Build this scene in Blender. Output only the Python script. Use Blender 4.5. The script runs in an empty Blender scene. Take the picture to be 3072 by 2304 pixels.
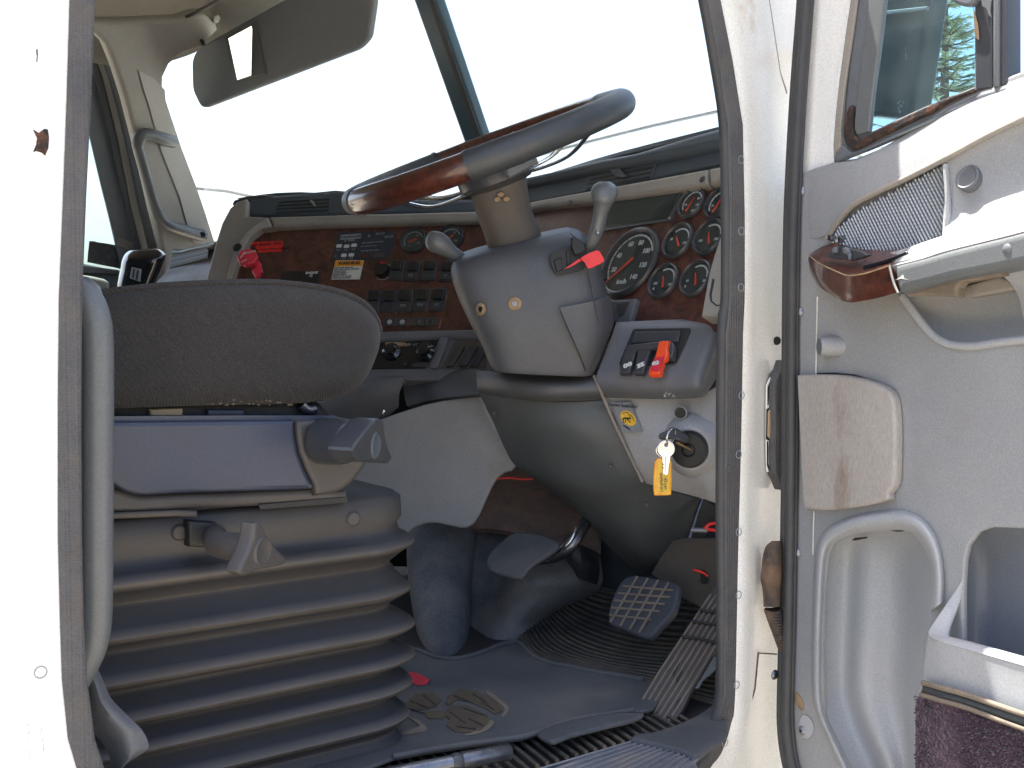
import bpy, bmesh, math, random
from mathutils import Vector, Matrix, noise as mnoise
R = math.radians
random.seed(7)
sc = bpy.context.scene
COL = sc.collection

# ------------------------------------------------------------------ camera, world, sun
EYE = 1.70
FPX = 3294.0            # focal length in pixels of the 3072 px wide photograph
PITCH = R(2.64)
cd = bpy.data.cameras.new('camera'); cam = bpy.data.objects.new('camera', cd); COL.objects.link(cam)
cd.sensor_width = 36.0; cd.lens = FPX * 36.0 / 3072.0
cam.location = (0, 0, EYE); cam.rotation_euler = (R(90) - PITCH, 0, 0)
cd.clip_start = 0.05; cd.clip_end = 2000
sc.camera = cam

TH = R(35)
F = Vector((math.cos(TH), math.sin(TH), 0))      # truck forward
L = Vector((-math.sin(TH), math.cos(TH), 0))     # from the driver's door across the cab
Z = Vector((0, 0, 1))
A0 = Vector((-0.444, 1.13, EYE))                 # rear edge of the doorway at eye height

SUN = (L * 1.0 + F * -0.55 + Z * 3.5).normalized()   # towards the sun
w = bpy.data.worlds.new('World'); sc.world = w; w.use_nodes = True
nt = w.node_tree
sky = nt.nodes.new('ShaderNodeTexSky'); sky.sky_type = 'NISHITA'; sky.sun_disc = False
sky.sun_elevation = math.asin(SUN.z); sky.sun_rotation = math.atan2(SUN.x, SUN.y)
sky.dust_density = 5.0; sky.ozone_density = 1.2; sky.air_density = 1.0
nt.links.new(sky.outputs[0], nt.nodes['Background'].inputs[0])
nt.nodes['Background'].inputs[1].default_value = 0.15
sd = bpy.data.lights.new('sun', 'SUN'); so = bpy.data.objects.new('sun', sd); COL.objects.link(so)
sd.energy = 5.0; sd.angle = R(0.5); sd.color = (1.0, 0.96, 0.88)
so.rotation_euler = SUN.to_track_quat('Z', 'Y').to_euler(); so.location = (0, 0, 30)
sc.view_settings.view_transform = 'Standard'; sc.view_settings.look = 'None'
sc.view_settings.exposure = 1.8; sc.view_settings.gamma = 1.0
sc.cycles.max_bounces = 10; sc.cycles.transparent_max_bounces = 16
sc.cycles.sample_clamp_indirect = 6

# ------------------------------------------------------------------ projection helpers
def ray(px, py):
    x = (px - 1536.0) / FPX; zc = (1152.0 - py) / FPX
    cp, sp = math.cos(PITCH), math.sin(PITCH)
    d = Vector((x, cp + sp * zc, -sp + cp * zc))
    return d / d.y
CAM = Vector((0, 0, EYE))
def P(px, py, Y): return CAM + ray(px, py) * Y
def W(f, l, z): return A0 + F * f + L * l + Z * z
FR = {'S': (0, 0, 1), 'O': (0, 0, .72), 'A': (0, 0, 1.8436), 'B': (900, 0, 1.7015), 'C': (2050, 0, 1.8434), 'D': (600, 500, 2.37),
      'E': (1300, 500, 2.2116), 'G': (0, 800, 1.7015), 'H': (0, 1500, 1.7015), 'I': (1100, 1000, 1.9235),
      'J': (1100, 1500, 1.9235), 'K': (2100, 700, 2.0741), 'M': (2100, 1450, 1.9424), 'N': (2400, 200, 2.2113),
      'a': (680, 640, 5.53), 'b': (1000, 640, 4.9156), 'c': (1130, 840, 5.926), 'd': (1780, 520, 4.367), 'e': (1800, 1150, 4.483),
      'f': (1500, 250, 3.16), 'g': (2400, 650, 5.926), 'h': (0, 1900, 4.106), 'p': (2500, 0, 3.318), 'q': (230, 640, 4.706),
      'r': (2700, 800, 3.317), 's': (2650, 1500, 2.064), 't': (1150, 2050, 2.1067), 'u': (2180, 950, 3.0156)}
def S(fr, *pts):
    """points read off an enlarged view -> photograph pixels"""
    ox, oy, s = FR[fr]
    out = [(ox + p[0] / s, oy + p[1] / s) + tuple(p[2:]) for p in pts]
    return out if len(out) > 1 else out[0]

class Plane:
    def __init__(s, o, n, up=Z):
        s.o = Vector(o); s.n = Vector(n).normalized()
        if (CAM - s.o).dot(s.n) < 0: s.n = -s.n
        s.u = Vector(up).cross(s.n).normalized(); s.v = s.n.cross(s.u)
    def at(s, px, py):
        d = ray(px, py); t = (s.o - CAM).dot(s.n) / d.dot(s.n); return CAM + d * t
    def off(s, h): q = Plane(s.o, s.n); q.u, q.v, q.n = s.u, s.v, s.n; q.o = s.o + s.n * h; return q
    def sub(s, px, py, rot=0):
        q = Plane(s.o, s.n); q.o = s.at(px, py)
        c, n_ = math.cos(rot), math.sin(rot)
        q.n = s.n; q.u = s.u * c + s.v * n_; q.v = -s.u * n_ + s.v * c; return q
    def pt(s, u, v, h=0): return s.o + s.u * u + s.v * v + s.n * h
    def loc(s, p): d = p - s.o; return (d.dot(s.u), d.dot(s.v))
    def mat(s):
        m = Matrix((s.u, s.v, s.n)).transposed().to_4x4(); m.translation = s.o; return m
def TL(l): return Plane(W(0, l, 0), -L)
def TF(f): return Plane(W(f, 0, 0), -F)
def TZ(z, up=F): return Plane(W(0, 0, z), Z, up)
def PL3(a, b, c):
    a, b, c = P(*a), P(*b), P(*c); return Plane(a, (b - a).cross(c - a))

def cr(a, b, c, d, t):
    return tuple(.5 * ((2 * b[i]) + (-a[i] + c[i]) * t + (2 * a[i] - 5 * b[i] + 4 * c[i] - d[i]) * t * t + (-a[i] + 3 * b[i] - 3 * c[i] + d[i]) * t ** 3) for i in range(len(b)))
def smooth(pts, sub=5, closed=False):
    n = len(pts); out = []
    rng = range(n) if closed else range(n - 1)
    for i in rng:
        g = (lambda k: pts[k % n]) if closed else (lambda k: pts[max(0, min(n - 1, k))])
        for j in range(sub): out.append(cr(g(i - 1), g(i), g(i + 1), g(i + 2), j / sub))
    if not closed: out.append(tuple(pts[-1]))
    return out
def rounded(pts, r, k=4):
    """round the corners of a polygon by r (same unit as the points)"""
    out = []; n = len(pts)
    for i in range(n):
        p0, p1, p2 = Vector(pts[i - 1][:2]), Vector(pts[i][:2]), Vector(pts[(i + 1) % n][:2])
        a = p0 - p1; b = p2 - p1; rr = min(r, a.length * .45, b.length * .45)
        a = p1 + a.normalized() * rr; b = p1 + b.normalized() * rr
        for j in range(k + 1):
            t = j / k; q = a * (1 - t) ** 2 + p1 * 2 * t * (1 - t) + b * t * t; out.append((q.x, q.y))
    return out

# ------------------------------------------------------------------ objects
def thing(name, label, cat, loc, group=None, kind=None):
    o = bpy.data.objects.new(name, None); COL.objects.link(o); o.location = loc
    o.empty_display_size = .05
    o['label'] = label; o['category'] = cat
    if group: o['group'] = group
    if kind: o['kind'] = kind
    return o
def tag(o, label=None, cat=None, group=None, kind=None):
    for k, v in (('label', label), ('category', cat), ('group', group), ('kind', kind)):
        if v: o[k] = v
    return o
def wloc(o):
    v = Vector(o.location)
    while o.parent: o = o.parent; v = v + Vector(o.location)
    return v
def link(name, me, m, parent=None, ang=35):
    me.name = name
    o = bpy.data.objects.new(name, me); COL.objects.link(o)
    if m is not None:
        me.materials.clear(); me.materials.append(M[m] if isinstance(m, str) else m)
    for p in me.polygons: p.use_smooth = True; p.material_index = 0
    me.set_sharp_from_angle(angle=R(ang))
    # origin at the middle of the mesh
    if len(me.vertices):
        c = Vector((0, 0, 0))
        for v in me.vertices: c += v.co
        c /= len(me.vertices)
    else: c = Vector((0, 0, 0))
    if parent is not None:
        c0 = Vector(parent.get('_w', (0, 0, 0))) if parent.type == 'MESH' else Vector(parent.location)
        for v in me.vertices: v.co -= c0
        o.parent = parent
        if parent.type == 'MESH': pass
        o['_w'] = tuple(c0)
    return o
def mesh(verts, faces):
    me = bpy.data.meshes.new('m'); me.from_pydata([tuple(v) for v in verts], [], faces); me.update(); return me
class MB:
    """collects world-space geometry into one mesh"""
    def __init__(s): s.v = []; s.f = []
    def add(s, verts, faces):
        b = len(s.v); s.v += [Vector(v) for v in verts]; s.f += [tuple(b + i for i in f) for f in faces]; return s
    def addme(s, me, mt=None):
        vs = [(mt @ v.co) if mt else v.co.copy() for v in me.vertices]
        s.add(vs, [tuple(p.vertices) for p in me.polygons]); bpy.data.meshes.remove(me); return s
    def build(s, name, m, parent=None, ang=35): return link(name, mesh(s.v, s.f), m, parent, ang)

def curve_mesh(loops, th, bev, res=3):
    cu = bpy.data.curves.new('c', 'CURVE'); cu.dimensions = '2D'; cu.fill_mode = 'BOTH'
    bev = min(bev, th * .49)
    cu.extrude = max(th / 2 - bev, 1e-5); cu.bevel_depth = bev; cu.bevel_resolution = res; cu.offset = -bev
    for lp in loops:
        sp = cu.splines.new('POLY'); sp.points.add(len(lp) - 1)
        for i, p in enumerate(lp): sp.points[i].co = (p[0], p[1], -th / 2, 1)
        sp.use_cyclic_u = True
    o = bpy.data.objects.new('c', cu)
    me = bpy.data.meshes.new_from_object(o)
    for v in me.vertices: v.co.z -= 0
    bpy.data.objects.remove(o); bpy.data.curves.remove(cu)
    zs = [v.co.z for v in me.vertices]
    if zs:
        mx = max(zs)
        for v in me.vertices: v.co.z -= mx
    return me
def slab_me(pl, loops_px, th, bev=.002, sm=0, uv=False, res=3):
    loops = []
    for lp in loops_px:
        q = list(lp) if uv else [pl.loc(pl.at(p[0], p[1])) for p in lp]
        if sm: q = smooth(q, sm, True)
        loops.append(q)
    me = curve_mesh(loops, th, bev, res); me.transform(pl.mat()); return me
def SLAB(name, pl, pts, th, m, parent=None, bev=.002, holes=(), sm=0, uv=False, res=3, ang=35):
    """outline lying in a plane of the scene, given real thickness behind it"""
    return link(name, slab_me(pl, [pts] + list(holes), th, bev, sm, uv, res), m, parent, ang)
def RECT(w, h, r=0, x=0, y=0, k=4):
    q = [(x - w / 2, y - h / 2), (x + w / 2, y - h / 2), (x + w / 2, y + h / 2), (x - w / 2, y + h / 2)]
    return rounded(q, r, k) if r else q
def lathe_me(prof, o, ax, seg=40, sx=1.0, cap=True):
    ax = Vector(ax).normalized(); u = ax.orthogonal().normalized(); v = ax.cross(u)
    vs = []; fs = []; n = len(prof)
    for k in range(seg):
        a = 2 * math.pi * k / seg; d = u * math.cos(a) * sx + v * math.sin(a)
        for r, h in prof: vs.append(Vector(o) + d * r + ax * h)
    for k in range(seg):
        k2 = (k + 1) % seg
        for i in range(n - 1): fs.append((k * n + i, k2 * n + i, k2 * n + i + 1, k * n + i + 1))
    if cap and prof[0][0] > 1e-6: fs.append(tuple(k * n for k in range(seg))[::-1])
    if cap and prof[-1][0] > 1e-6: fs.append(tuple(k * n + n - 1 for k in range(seg)))
    me = mesh(vs, fs); bm = bmesh.new(); bm.from_mesh(me)
    bmesh.ops.remove_doubles(bm, verts=bm.verts, dist=1e-6); bmesh.ops.recalc_face_normals(bm, faces=bm.faces)
    bm.to_mesh(me); bm.free(); return me
def LATHE(name, prof, o, ax, m, parent=None, seg=40, ang=35, cap=True): return link(name, lathe_me(prof, o, ax, seg, 1.0, cap), m, parent, ang)
def tube_me(pts, r, seg=14, flat=1.0, up=None, sub=0):
    pts = [Vector(p) for p in pts]
    rs = list(r) if isinstance(r, (list, tuple)) else [r] * len(pts)
    if sub:
        q = smooth([tuple(p) + (rr,) for p, rr in zip(pts, rs)], sub); pts = [Vector(a[:3]) for a in q]; rs = [a[3] for a in q]
    n = len(pts); T = [(pts[min(i + 1, n - 1)] - pts[max(i - 1, 0)]).normalized() for i in range(n)]
    N = (Vector(up) - T[0] * Vector(up).dot(T[0])).normalized() if up else T[0].orthogonal().normalized()
    vs = []; fs = []
    for i in range(n):
        N = (N - T[i] * N.dot(T[i])).normalized(); Bn = T[i].cross(N)
        for k in range(seg):
            a = 2 * math.pi * k / seg; vs.append(pts[i] + N * math.cos(a) * rs[i] * flat + Bn * math.sin(a) * rs[i])
    for i in range(n - 1):
        for k in range(seg): fs.append((i * seg + k, i * seg + (k + 1) % seg, (i + 1) * seg + (k + 1) % seg, (i + 1) * seg + k))
    fs.append(tuple(range(seg))[::-1]); fs.append(tuple((n - 1) * seg + k for k in range(seg)))
    return mesh(vs, fs)
def TUBE(name, pts, r, m, parent=None, seg=14, flat=1.0, up=None, sub=0, ang=50): return link(name, tube_me(pts, r, seg, flat, up, sub), m, parent, ang)

def patch_me(rows, th, sub=4, fixn=True):
    """surface through a grid of (px, py, depth) points, smoothed, given thickness behind"""
    g = [smooth(r, sub) for r in rows]
    cols = [smooth([g[i][j] for i in range(len(g))], sub) for j in range(len(g[0]))]
    nr = len(cols[0]); nc = len(cols)
    vs = []; 
    for i in range(nr):
        for j in range(nc): vs.append(P(*cols[j][i]) if fixn is True else Vector(cols[j][i]))
    fs = [(i * nc + j, i * nc + j + 1, (i + 1) * nc + j + 1, (i + 1) * nc + j) for i in range(nr - 1) for j in range(nc - 1)]
    me = mesh(vs, fs); bm = bmesh.new(); bm.from_mesh(me)
    s = sum((f.normal.dot((CAM - f.calc_center_median()).normalized()) * f.calc_area()) for f in bm.faces)
    if s < 0: bmesh.ops.reverse_faces(bm, faces=bm.faces)
    bm.normal_update()
    if th:
        nv = len(bm.verts); bm.verts.ensure_lookup_table()
        top = list(bm.verts); bedges = [e for e in bm.edges if e.is_boundary]; faces = list(bm.faces)
        low = [bm.verts.new(v.co - v.normal * th) for v in top]
        idx = {v: i for i, v in enumerate(top)}
        for f in faces: bm.faces.new([low[idx[v]] for v in reversed(f.verts)])
        for e in bedges:
            f = e.link_faces[0]
            a, b = e.verts
            for lp in f.loops:
                if lp.edge == e: a, b = lp.vert, lp.link_loop_next.vert
            bm.faces.new((b, a, low[idx[a]], low[idx[b]]))
    bm.to_mesh(me); bm.free(); return me
def PATCH(name, rows, th, m, parent=None, sub=4, ang=50, wd=False): return link(name, patch_me(rows, th, sub, not wd or None), m, parent, ang)

def loft_me(rows, n=44, pw=2.4, sub=4, cap=True):
    """closed body: rows of (xl, yl, xr, yr, depth of axis, half depth, bow)"""
    rows = smooth([tuple(r) for r in rows], sub) if sub else rows
    vs = []; fs = []
    for (xl, yl, xr, yr, Yc, b, bow) in rows:
        for k in range(n):
            a = 2 * math.pi * k / n; c, s = math.cos(a), math.sin(a)
            c = math.copysign(abs(c) ** (2 / pw), c); s = math.copysign(abs(s) ** (2 / pw), s)
            vs.append(P((xl + xr) / 2 + c * (xr - xl) / 2, (yl + yr) / 2 + c * (yr - yl) / 2 + s * bow, Yc - b * s))
    for i in range(len(rows) - 1):
        for k in range(n): fs.append((i * n + k, i * n + (k + 1) % n, (i + 1) * n + (k + 1) % n, (i + 1) * n + k))
    if cap: fs.append(tuple(range(n))[::-1]); fs.append(tuple((len(rows) - 1) * n + k for k in range(n)))
    me = mesh(vs, fs); bm = bmesh.new(); bm.from_mesh(me); bmesh.ops.recalc_face_normals(bm, faces=bm.faces); bm.to_mesh(me); bm.free()
    return me
def LOFT(name, rows, m, parent=None, n=44, pw=2.4, sub=4, ang=40): return link(name, loft_me(rows, n, pw, sub), m, parent, ang)
def text_me(s, pl, size, depth=.0004, align='CENTER', shear=0, bold=0):
    cu = bpy.data.curves.new('t', 'FONT'); cu.body = s; cu.size = size; cu.align_x = align; cu.align_y = 'CENTER'
    cu.extrude = depth; cu.shear = shear; cu.offset = bold
    o = bpy.data.objects.new('t', cu); me = bpy.data.meshes.new_from_object(o)
    bpy.data.objects.remove(o); bpy.data.curves.remove(cu)
    me.transform(pl.mat()); return me
def TEXT(name, s, pl, size, m, parent=None, align='CENTER', shear=0, bold=0, depth=.0004):
    return link(name, text_me(s, pl, size, depth, align, shear, bold), m, parent)

# ------------------------------------------------------------------ materials
M = {}
def mat(name, col, rough=.6, metal=0, c2=None, nscale=8, namt=.5, bump=0, bscale=300, coat=0, spec=.5, dist=0, lo=.35, hi=.65,
        c3=None, n3=3, t3=(.62, .75), stretch=None, kind='noise', trans=0, emit=None, sheen=0, fine=.12, attr=None):
    m = bpy.data.materials.new(name); m.use_nodes = True; nt = m.node_tree; b = nt.nodes['Principled BSDF']; M[name] = m
    N = nt.nodes.new; lk = nt.links.new
    b.inputs['Roughness'].default_value = rough; b.inputs['Metallic'].default_value = metal
    b.inputs['Coat Weight'].default_value = coat; b.inputs['Coat Roughness'].default_value = .08
    b.inputs['Specular IOR Level'].default_value = spec; b.inputs['Transmission Weight'].default_value = trans
    b.inputs['Sheen Weight'].default_value = sheen
    tc = N('ShaderNodeTexCoord'); mp = N('ShaderNodeMapping'); lk(tc.outputs['Object'], mp.inputs[0])
    if stretch: mp.inputs['Scale'].default_value = stretch
    col4 = tuple(col) + (1,); out = None
    if c2 is None: c2 = tuple(c * (1 - fine) for c in col)
    n1 = N('ShaderNodeTexNoise'); n1.inputs['Scale'].default_value = nscale; n1.inputs['Detail'].default_value = 8
    n1.inputs['Roughness'].default_value = .62; n1.inputs['Distortion'].default_value = dist; lk(mp.outputs[0], n1.inputs['Vector'])
    r1 = N('ShaderNodeValToRGB'); r1.color_ramp.elements[0].position = lo; r1.color_ramp.elements[1].position = hi
    r1.color_ramp.elements[0].color = tuple(c2) + (1,); r1.color_ramp.elements[1].color = col4
    lk(n1.outputs['Fac'], r1.inputs[0]); out = r1.outputs[0]
    # fine speckle so no surface is one even tone
    n2 = N('ShaderNodeTexNoise'); n2.inputs['Scale'].default_value = 420; n2.inputs['Detail'].default_value = 3; lk(mp.outputs[0], n2.inputs['Vector'])
    mx = N('ShaderNodeMix'); mx.data_type = 'RGBA'; mx.blend_type = 'MULTIPLY'; mx.inputs[0].default_value = 1
    r2 = N('ShaderNodeMapRange'); r2.inputs[1].default_value = .3; r2.inputs[2].default_value = .7; r2.inputs[3].default_value = 1 - fine; r2.inputs[4].default_value = 1 + fine
    lk(n2.outputs['Fac'], r2.inputs[0]); lk(out, mx.inputs[6]); lk(r2.outputs[0], mx.inputs[7]); out = mx.outputs[2]
    if c3 is not None:
        n3_ = N('ShaderNodeTexNoise'); n3_.inputs['Scale'].default_value = n3; n3_.inputs['Detail'].default_value = 10; n3_.inputs['Roughness'].default_value = .7
        lk(mp.outputs[0], n3_.inputs['Vector'])
        r3 = N('ShaderNodeMapRange'); r3.inputs[1].default_value = t3[0]; r3.inputs[2].default_value = t3[1]; lk(n3_.outputs['Fac'], r3.inputs[0])
        m3 = N('ShaderNodeMix'); m3.data_type = 'RGBA'; lk(r3.outputs[0], m3.inputs[0]); lk(out, m3.inputs[6]); m3.inputs[7].default_value = tuple(c3) + (1,); out = m3.outputs[2]
        rr = N('ShaderNodeMapRange'); rr.inputs[3].default_value = rough; rr.inputs[4].default_value = min(1, rough + .3); lk(r3.outputs[0], rr.inputs[0]); lk(rr.outputs[0], b.inputs['Roughness'])
    if attr:
        at = N('ShaderNodeAttribute'); at.attribute_name = 'dust'; ma = N('ShaderNodeMix'); ma.data_type = 'RGBA'
        nv = N('ShaderNodeMath'); nv.operation = 'MULTIPLY'; lk(at.outputs['Fac'], nv.inputs[0]); lk(n1.outputs['Fac'], nv.inputs[1])
        nw = N('ShaderNodeMath'); nw.operation = 'MULTIPLY'; nw.inputs[1].default_value = 1.7; nw.use_clamp = True; lk(nv.outputs[0], nw.inputs[0])
        lk(nw.outputs[0], ma.inputs[0]); lk(out, ma.inputs[6]); ma.inputs[7].default_value = tuple(attr) + (1,); out = ma.outputs[2]
    lk(out, b.inputs['Base Color'])
    if bump:
        if kind == 'fabric':
            wv = N('ShaderNodeTexWave'); wv.wave_type = 'BANDS'; wv.bands_direction = 'DIAGONAL'; wv.inputs['Scale'].default_value = bscale; wv.inputs['Distortion'].default_value = .25; lk(mp.outputs[0], wv.inputs['Vector']); h = wv.outputs['Fac']
        elif kind == 'weave':
            ch = N('ShaderNodeTexVoronoi'); ch.inputs['Scale'].default_value = bscale; ch.inputs['Randomness'].default_value = .12; lk(mp.outputs[0], ch.inputs['Vector']); h = ch.outputs['Distance']
        elif kind == 'cells':
            ch = N('ShaderNodeTexVoronoi'); ch.inputs['Scale'].default_value = bscale; lk(mp.outputs[0], ch.inputs['Vector']); h = ch.outputs['Distance']
        else:
            nb = N('ShaderNodeTexNoise'); nb.inputs['Scale'].default_value = bscale; nb.inputs['Detail'].default_value = 4; lk(mp.outputs[0], nb.inputs['Vector']); h = nb.outputs['Fac']
        bp = N('ShaderNodeBump'); bp.inputs['Strength'].default_value = bump; bp.inputs['Distance'].default_value = .002
        lk(h, bp.inputs['Height']); lk(bp.outputs[0], b.inputs['Normal'])
    if emit: b.inputs['Emission Color'].default_value = tuple(emit) + (1,); b.inputs['Emission Strength'].default_value = 1
    return m
def glass(name, tint=(.9, .97, .97), refl=.08, dirt=.04, dcol=(.8, .82, .8)):
    m = bpy.data.materials.new(name); m.use_nodes = True; nt = m.node_tree; M[name] = m
    for n in list(nt.nodes): nt.nodes.remove(n)
    N = nt.nodes.new; lk = nt.links.new
    o = N('ShaderNodeOutputMaterial'); t = N('ShaderNodeBsdfTransparent'); t.inputs[0].default_value = tint + (1,)
    g = N('ShaderNodeBsdfGlossy'); g.inputs['Roughness'].default_value = .02
    d = N('ShaderNodeBsdfTranslucent'); d.inputs[0].default_value = dcol + (1,)
    d2 = N('ShaderNodeBsdfDiffuse'); d2.inputs[0].default_value = dcol + (1,)
    a = N('ShaderNodeAddShader'); 
    mh = N('ShaderNodeMixShader'); mh.inputs[0].default_value = .5; lk(d.outputs[0], mh.inputs[1]); lk(d2.outputs[0], mh.inputs[2])
    fr = N('ShaderNodeLayerWeight'); pw_ = N('ShaderNodeMath'); pw_.operation = 'POWER'; pw_.inputs[1].default_value = 5; lk(fr.outputs['Facing'], pw_.inputs[0])
    mul = N('ShaderNodeMath'); mul.operation = 'MULTIPLY_ADD'; mul.inputs[1].default_value = .6; mul.inputs[2].default_value = refl; lk(pw_.outputs[0], mul.inputs[0])
    m1 = N('ShaderNodeMixShader'); lk(mul.outputs[0], m1.inputs[0]); lk(t.outputs[0], m1.inputs[1]); lk(g.outputs[0], m1.inputs[2])
    tc = N('ShaderNodeTexCoord'); nz = N('ShaderNodeTexNoise'); nz.inputs['Scale'].default_value = 14; nz.inputs['Detail'].default_value = 8; lk(tc.outputs['Object'], nz.inputs['Vector'])
    mr = N('ShaderNodeMapRange'); mr.inputs[1].default_value = .35; mr.inputs[2].default_value = .75; mr.inputs[3].default_value = dirt * .5; mr.inputs[4].default_value = dirt * 1.8; lk(nz.outputs['Fac'], mr.inputs[0])
    m2 = N('ShaderNodeMixShader'); lk(mr.outputs[0], m2.inputs[0]); lk(m1.outputs[0], m2.inputs[1]); lk(mh.outputs[0], m2.inputs[2])
    lk(m2.outputs[0], o.inputs[0]); return m

DUST = (.30, .24, .18)
mat('white_paint', (0.7760, 0.7663, 0.7275), .35, c2=(0.7081, 0.6887, 0.6305), nscale=5, c3=(0.5044, 0.3686, 0.2134), n3=7, t3=(.60, .80), coat=.3)
mat('white_paint_clean', (.84, .84, .82), .35, c2=(.80, .80, .77), nscale=4, coat=.3)
mat('rust', (.30, .13, .06), .85, c2=(.10, .05, .03), nscale=60, bump=.5, bscale=250)
mat('rubber_black', (.035, .037, .042), .55, c2=(.05, .05, .05), nscale=20, bump=.15, bscale=300)
mat('seal_rubber', (0.0950, 0.0921, 0.0931), .75, c2=(0.0617, 0.0617, 0.0665), nscale=14, bump=.8, bscale=330, kind='weave', c3=(0.1140, 0.0997, 0.0855), n3=30, t3=(.5, .75))
mat('seat_fabric', (0.0299, 0.0268, 0.0264), .95, c2=(0.0211, 0.0194, 0.0202), nscale=5, bump=.55, bscale=115, kind='fabric', c3=(0.0528, 0.0378, 0.0264), n3=6, t3=(.60, .85), sheen=.12, fine=.4)
mat('seat_plastic', (0.0375, 0.0480, 0.0810), .40, c2=(0.0315, 0.0390, 0.0638), nscale=6, bump=.1, bscale=700, c3=(0.0638, 0.0615, 0.0638), n3=9, t3=(.60, .85))
mat('seat_plastic_warm', (0.0650, 0.0589, 0.0574), .5, c2=(0.0497, 0.0459, 0.0459), nscale=8, bump=.1, bscale=700)
mat('bellows_rubber', (0.0199, 0.0237, 0.0321), .6, c2=(0.0260, 0.0260, 0.0275), nscale=5, bump=.08, bscale=400, c3=(0.0382, 0.0337, 0.0291), n3=8, t3=(.55, .85), attr=(.095, .082, .072))
mat('fold_dust', (.105, .09, .075), .7, c2=(.05, .048, .045), nscale=22, fine=.2)
mat('black_plastic', (.040, .044, .054), .34, c2=(.055, .055, .058), nscale=10, bump=.05, bscale=500)
mat('black_gloss', (.012, .013, .016), .12, coat=.6)
mat('dash_grey', (0.1323, 0.1377, 0.1524), .5, c2=(0.1003, 0.1043, 0.1203), nscale=6, bump=.14, bscale=800, c3=(0.1604, 0.1323, 0.1043), n3=5, t3=(.52, .85))
mat('dash_grey_light', (0.4468, 0.4468, 0.4537), .5, c2=(0.3726, 0.3726, 0.3847), nscale=5, bump=.12, bscale=800, c3=(0.3346, 0.2484, 0.1742), n3=6, t3=(.56, .85))
mat('dash_tan', (0.2995, 0.2707, 0.2362), .55, c2=(0.2189, 0.2016, 0.1786), nscale=7, bump=.12, bscale=800, c3=(0.1728, 0.1498, 0.1267), n3=16, t3=(.6, .8))
mat('dash_dark', (.058, .078, .098), .6, c2=(.062, .074, .085), nscale=7, bump=.2, bscale=500)
mat('column_grey', (0.0869, 0.0901, 0.0994), .5, c2=(0.0642, 0.0674, 0.0756), nscale=5, bump=.14, bscale=700, c3=(0.1088, 0.0869, 0.0642), n3=5, t3=(.52, .85))
mat('column_dark', (0.0858, 0.0930, 0.0958), .5, c2=(0.0601, 0.0672, 0.0701), nscale=4, bump=.14, bscale=700, c3=(0.1287, 0.1030, 0.0772), n3=6, t3=(.55, .85))
mat('sleeve', (0.0994, 0.0829, 0.0676), .7, c2=(0.0701, 0.0625, 0.0548), nscale=8, bump=.1, bscale=400)
mat('wood', (.120, .042, .028), .35, c2=(.036, .016, .013), nscale=26, dist=1.6, lo=.33, hi=.62, c3=(.022, .012, .010), n3=38, t3=(.58, .70), coat=.3, fine=.2)
mat('wood_bright', (.098, .029, .017), .3, c2=(.030, .010, .007), nscale=34, dist=1.6, lo=.33, hi=.62, c3=(.014, .007, .006), n3=46, t3=(.58, .68), coat=.6)
mat('boot_rubber', (.17, .105, .062), .85, c2=(.045, .038, .034), nscale=28, bump=.5, bscale=250)
mat('bar_paint', (.030, .072, .098), .4, c2=(.024, .058, .08), nscale=6)
mat('visor_vinyl', (0.1782, 0.1932, 0.2070), .7, c2=(0.1495, 0.1656, 0.1794), nscale=5, bump=.2, bscale=500)
mat('rib_dust', (0.1275, 0.1050, 0.0780), .8, c2=(0.0525, 0.0495, 0.0450), nscale=7, lo=.40, hi=.62, fine=.25)
mat('rust_dark', (.12, .052, .028), .9, c2=(.030, .020, .016), nscale=60, bump=.8, bscale=160, c3=(.02, .018, .018), n3=75, t3=(.44, .56), fine=.3)
mat('leather', (.034, .042, .052), .45, c2=(.048, .050, .052), nscale=12, bump=.2, bscale=350)
mat('roof_lining', (0.2475, 0.2355, 0.2070), .8, c2=(0.2070, 0.1935, 0.1650), nscale=3, bump=.1, bscale=600)
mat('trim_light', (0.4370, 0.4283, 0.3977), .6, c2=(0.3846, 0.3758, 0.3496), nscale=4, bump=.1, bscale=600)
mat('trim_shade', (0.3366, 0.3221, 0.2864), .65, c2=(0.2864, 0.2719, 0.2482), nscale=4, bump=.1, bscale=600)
mat('door_grey', (.285, .292, .300), .55, c2=(.245, .255, .270), nscale=3.5, bump=.18, bscale=700, c3=(.26, .225, .185), n3=5, t3=(.52, .9))
mat('door_pale', (.36, .37, .385), .45, c2=(.31, .325, .345), nscale=4, bump=.1, bscale=700, c3=(.30, .26, .215), n3=6, t3=(.60, .9))
mat('speaker_cloth', (0.3600, 0.3375, 0.3150), .75, c2=(0.3060, 0.2835, 0.2655), nscale=6, bump=.35, bscale=600, kind='weave', c3=(0.1530, 0.0900, 0.0495), n3=9, t3=(.54, .72), stretch=(1, 1, .3))
mat('armrest_grey', (0.1223, 0.1334, 0.1394), .4, c2=(0.1060, 0.1137, 0.1197), nscale=6, bump=.08, bscale=400, c3=(0.1667, 0.1394, 0.1111), n3=12, t3=(.68, .8))
mat('pocket_blue', (0.150, 0.163, 0.189), .4, c2=(0.124, 0.140, 0.169), nscale=4, bump=.1, bscale=600)
mat('carpet_purple', (.085, .045, .075), .95, c2=(.05, .025, .045), nscale=90, bump=1.0, bscale=170, kind='cells', sheen=.4, fine=.35)
mat('mesh_metal', (.48, .51, .55), .3, .3, c2=(.38, .40, .45), nscale=20)
mat('mesh_base', (.10, .11, .12), .5)
mat('chrome', (.75, .76, .78), .12, 1.0)
mat('steel', (0.231, 0.245, 0.273), .32, .9, c2=(0.112, 0.112, 0.133), nscale=30, bump=.2, bscale=200)
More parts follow.
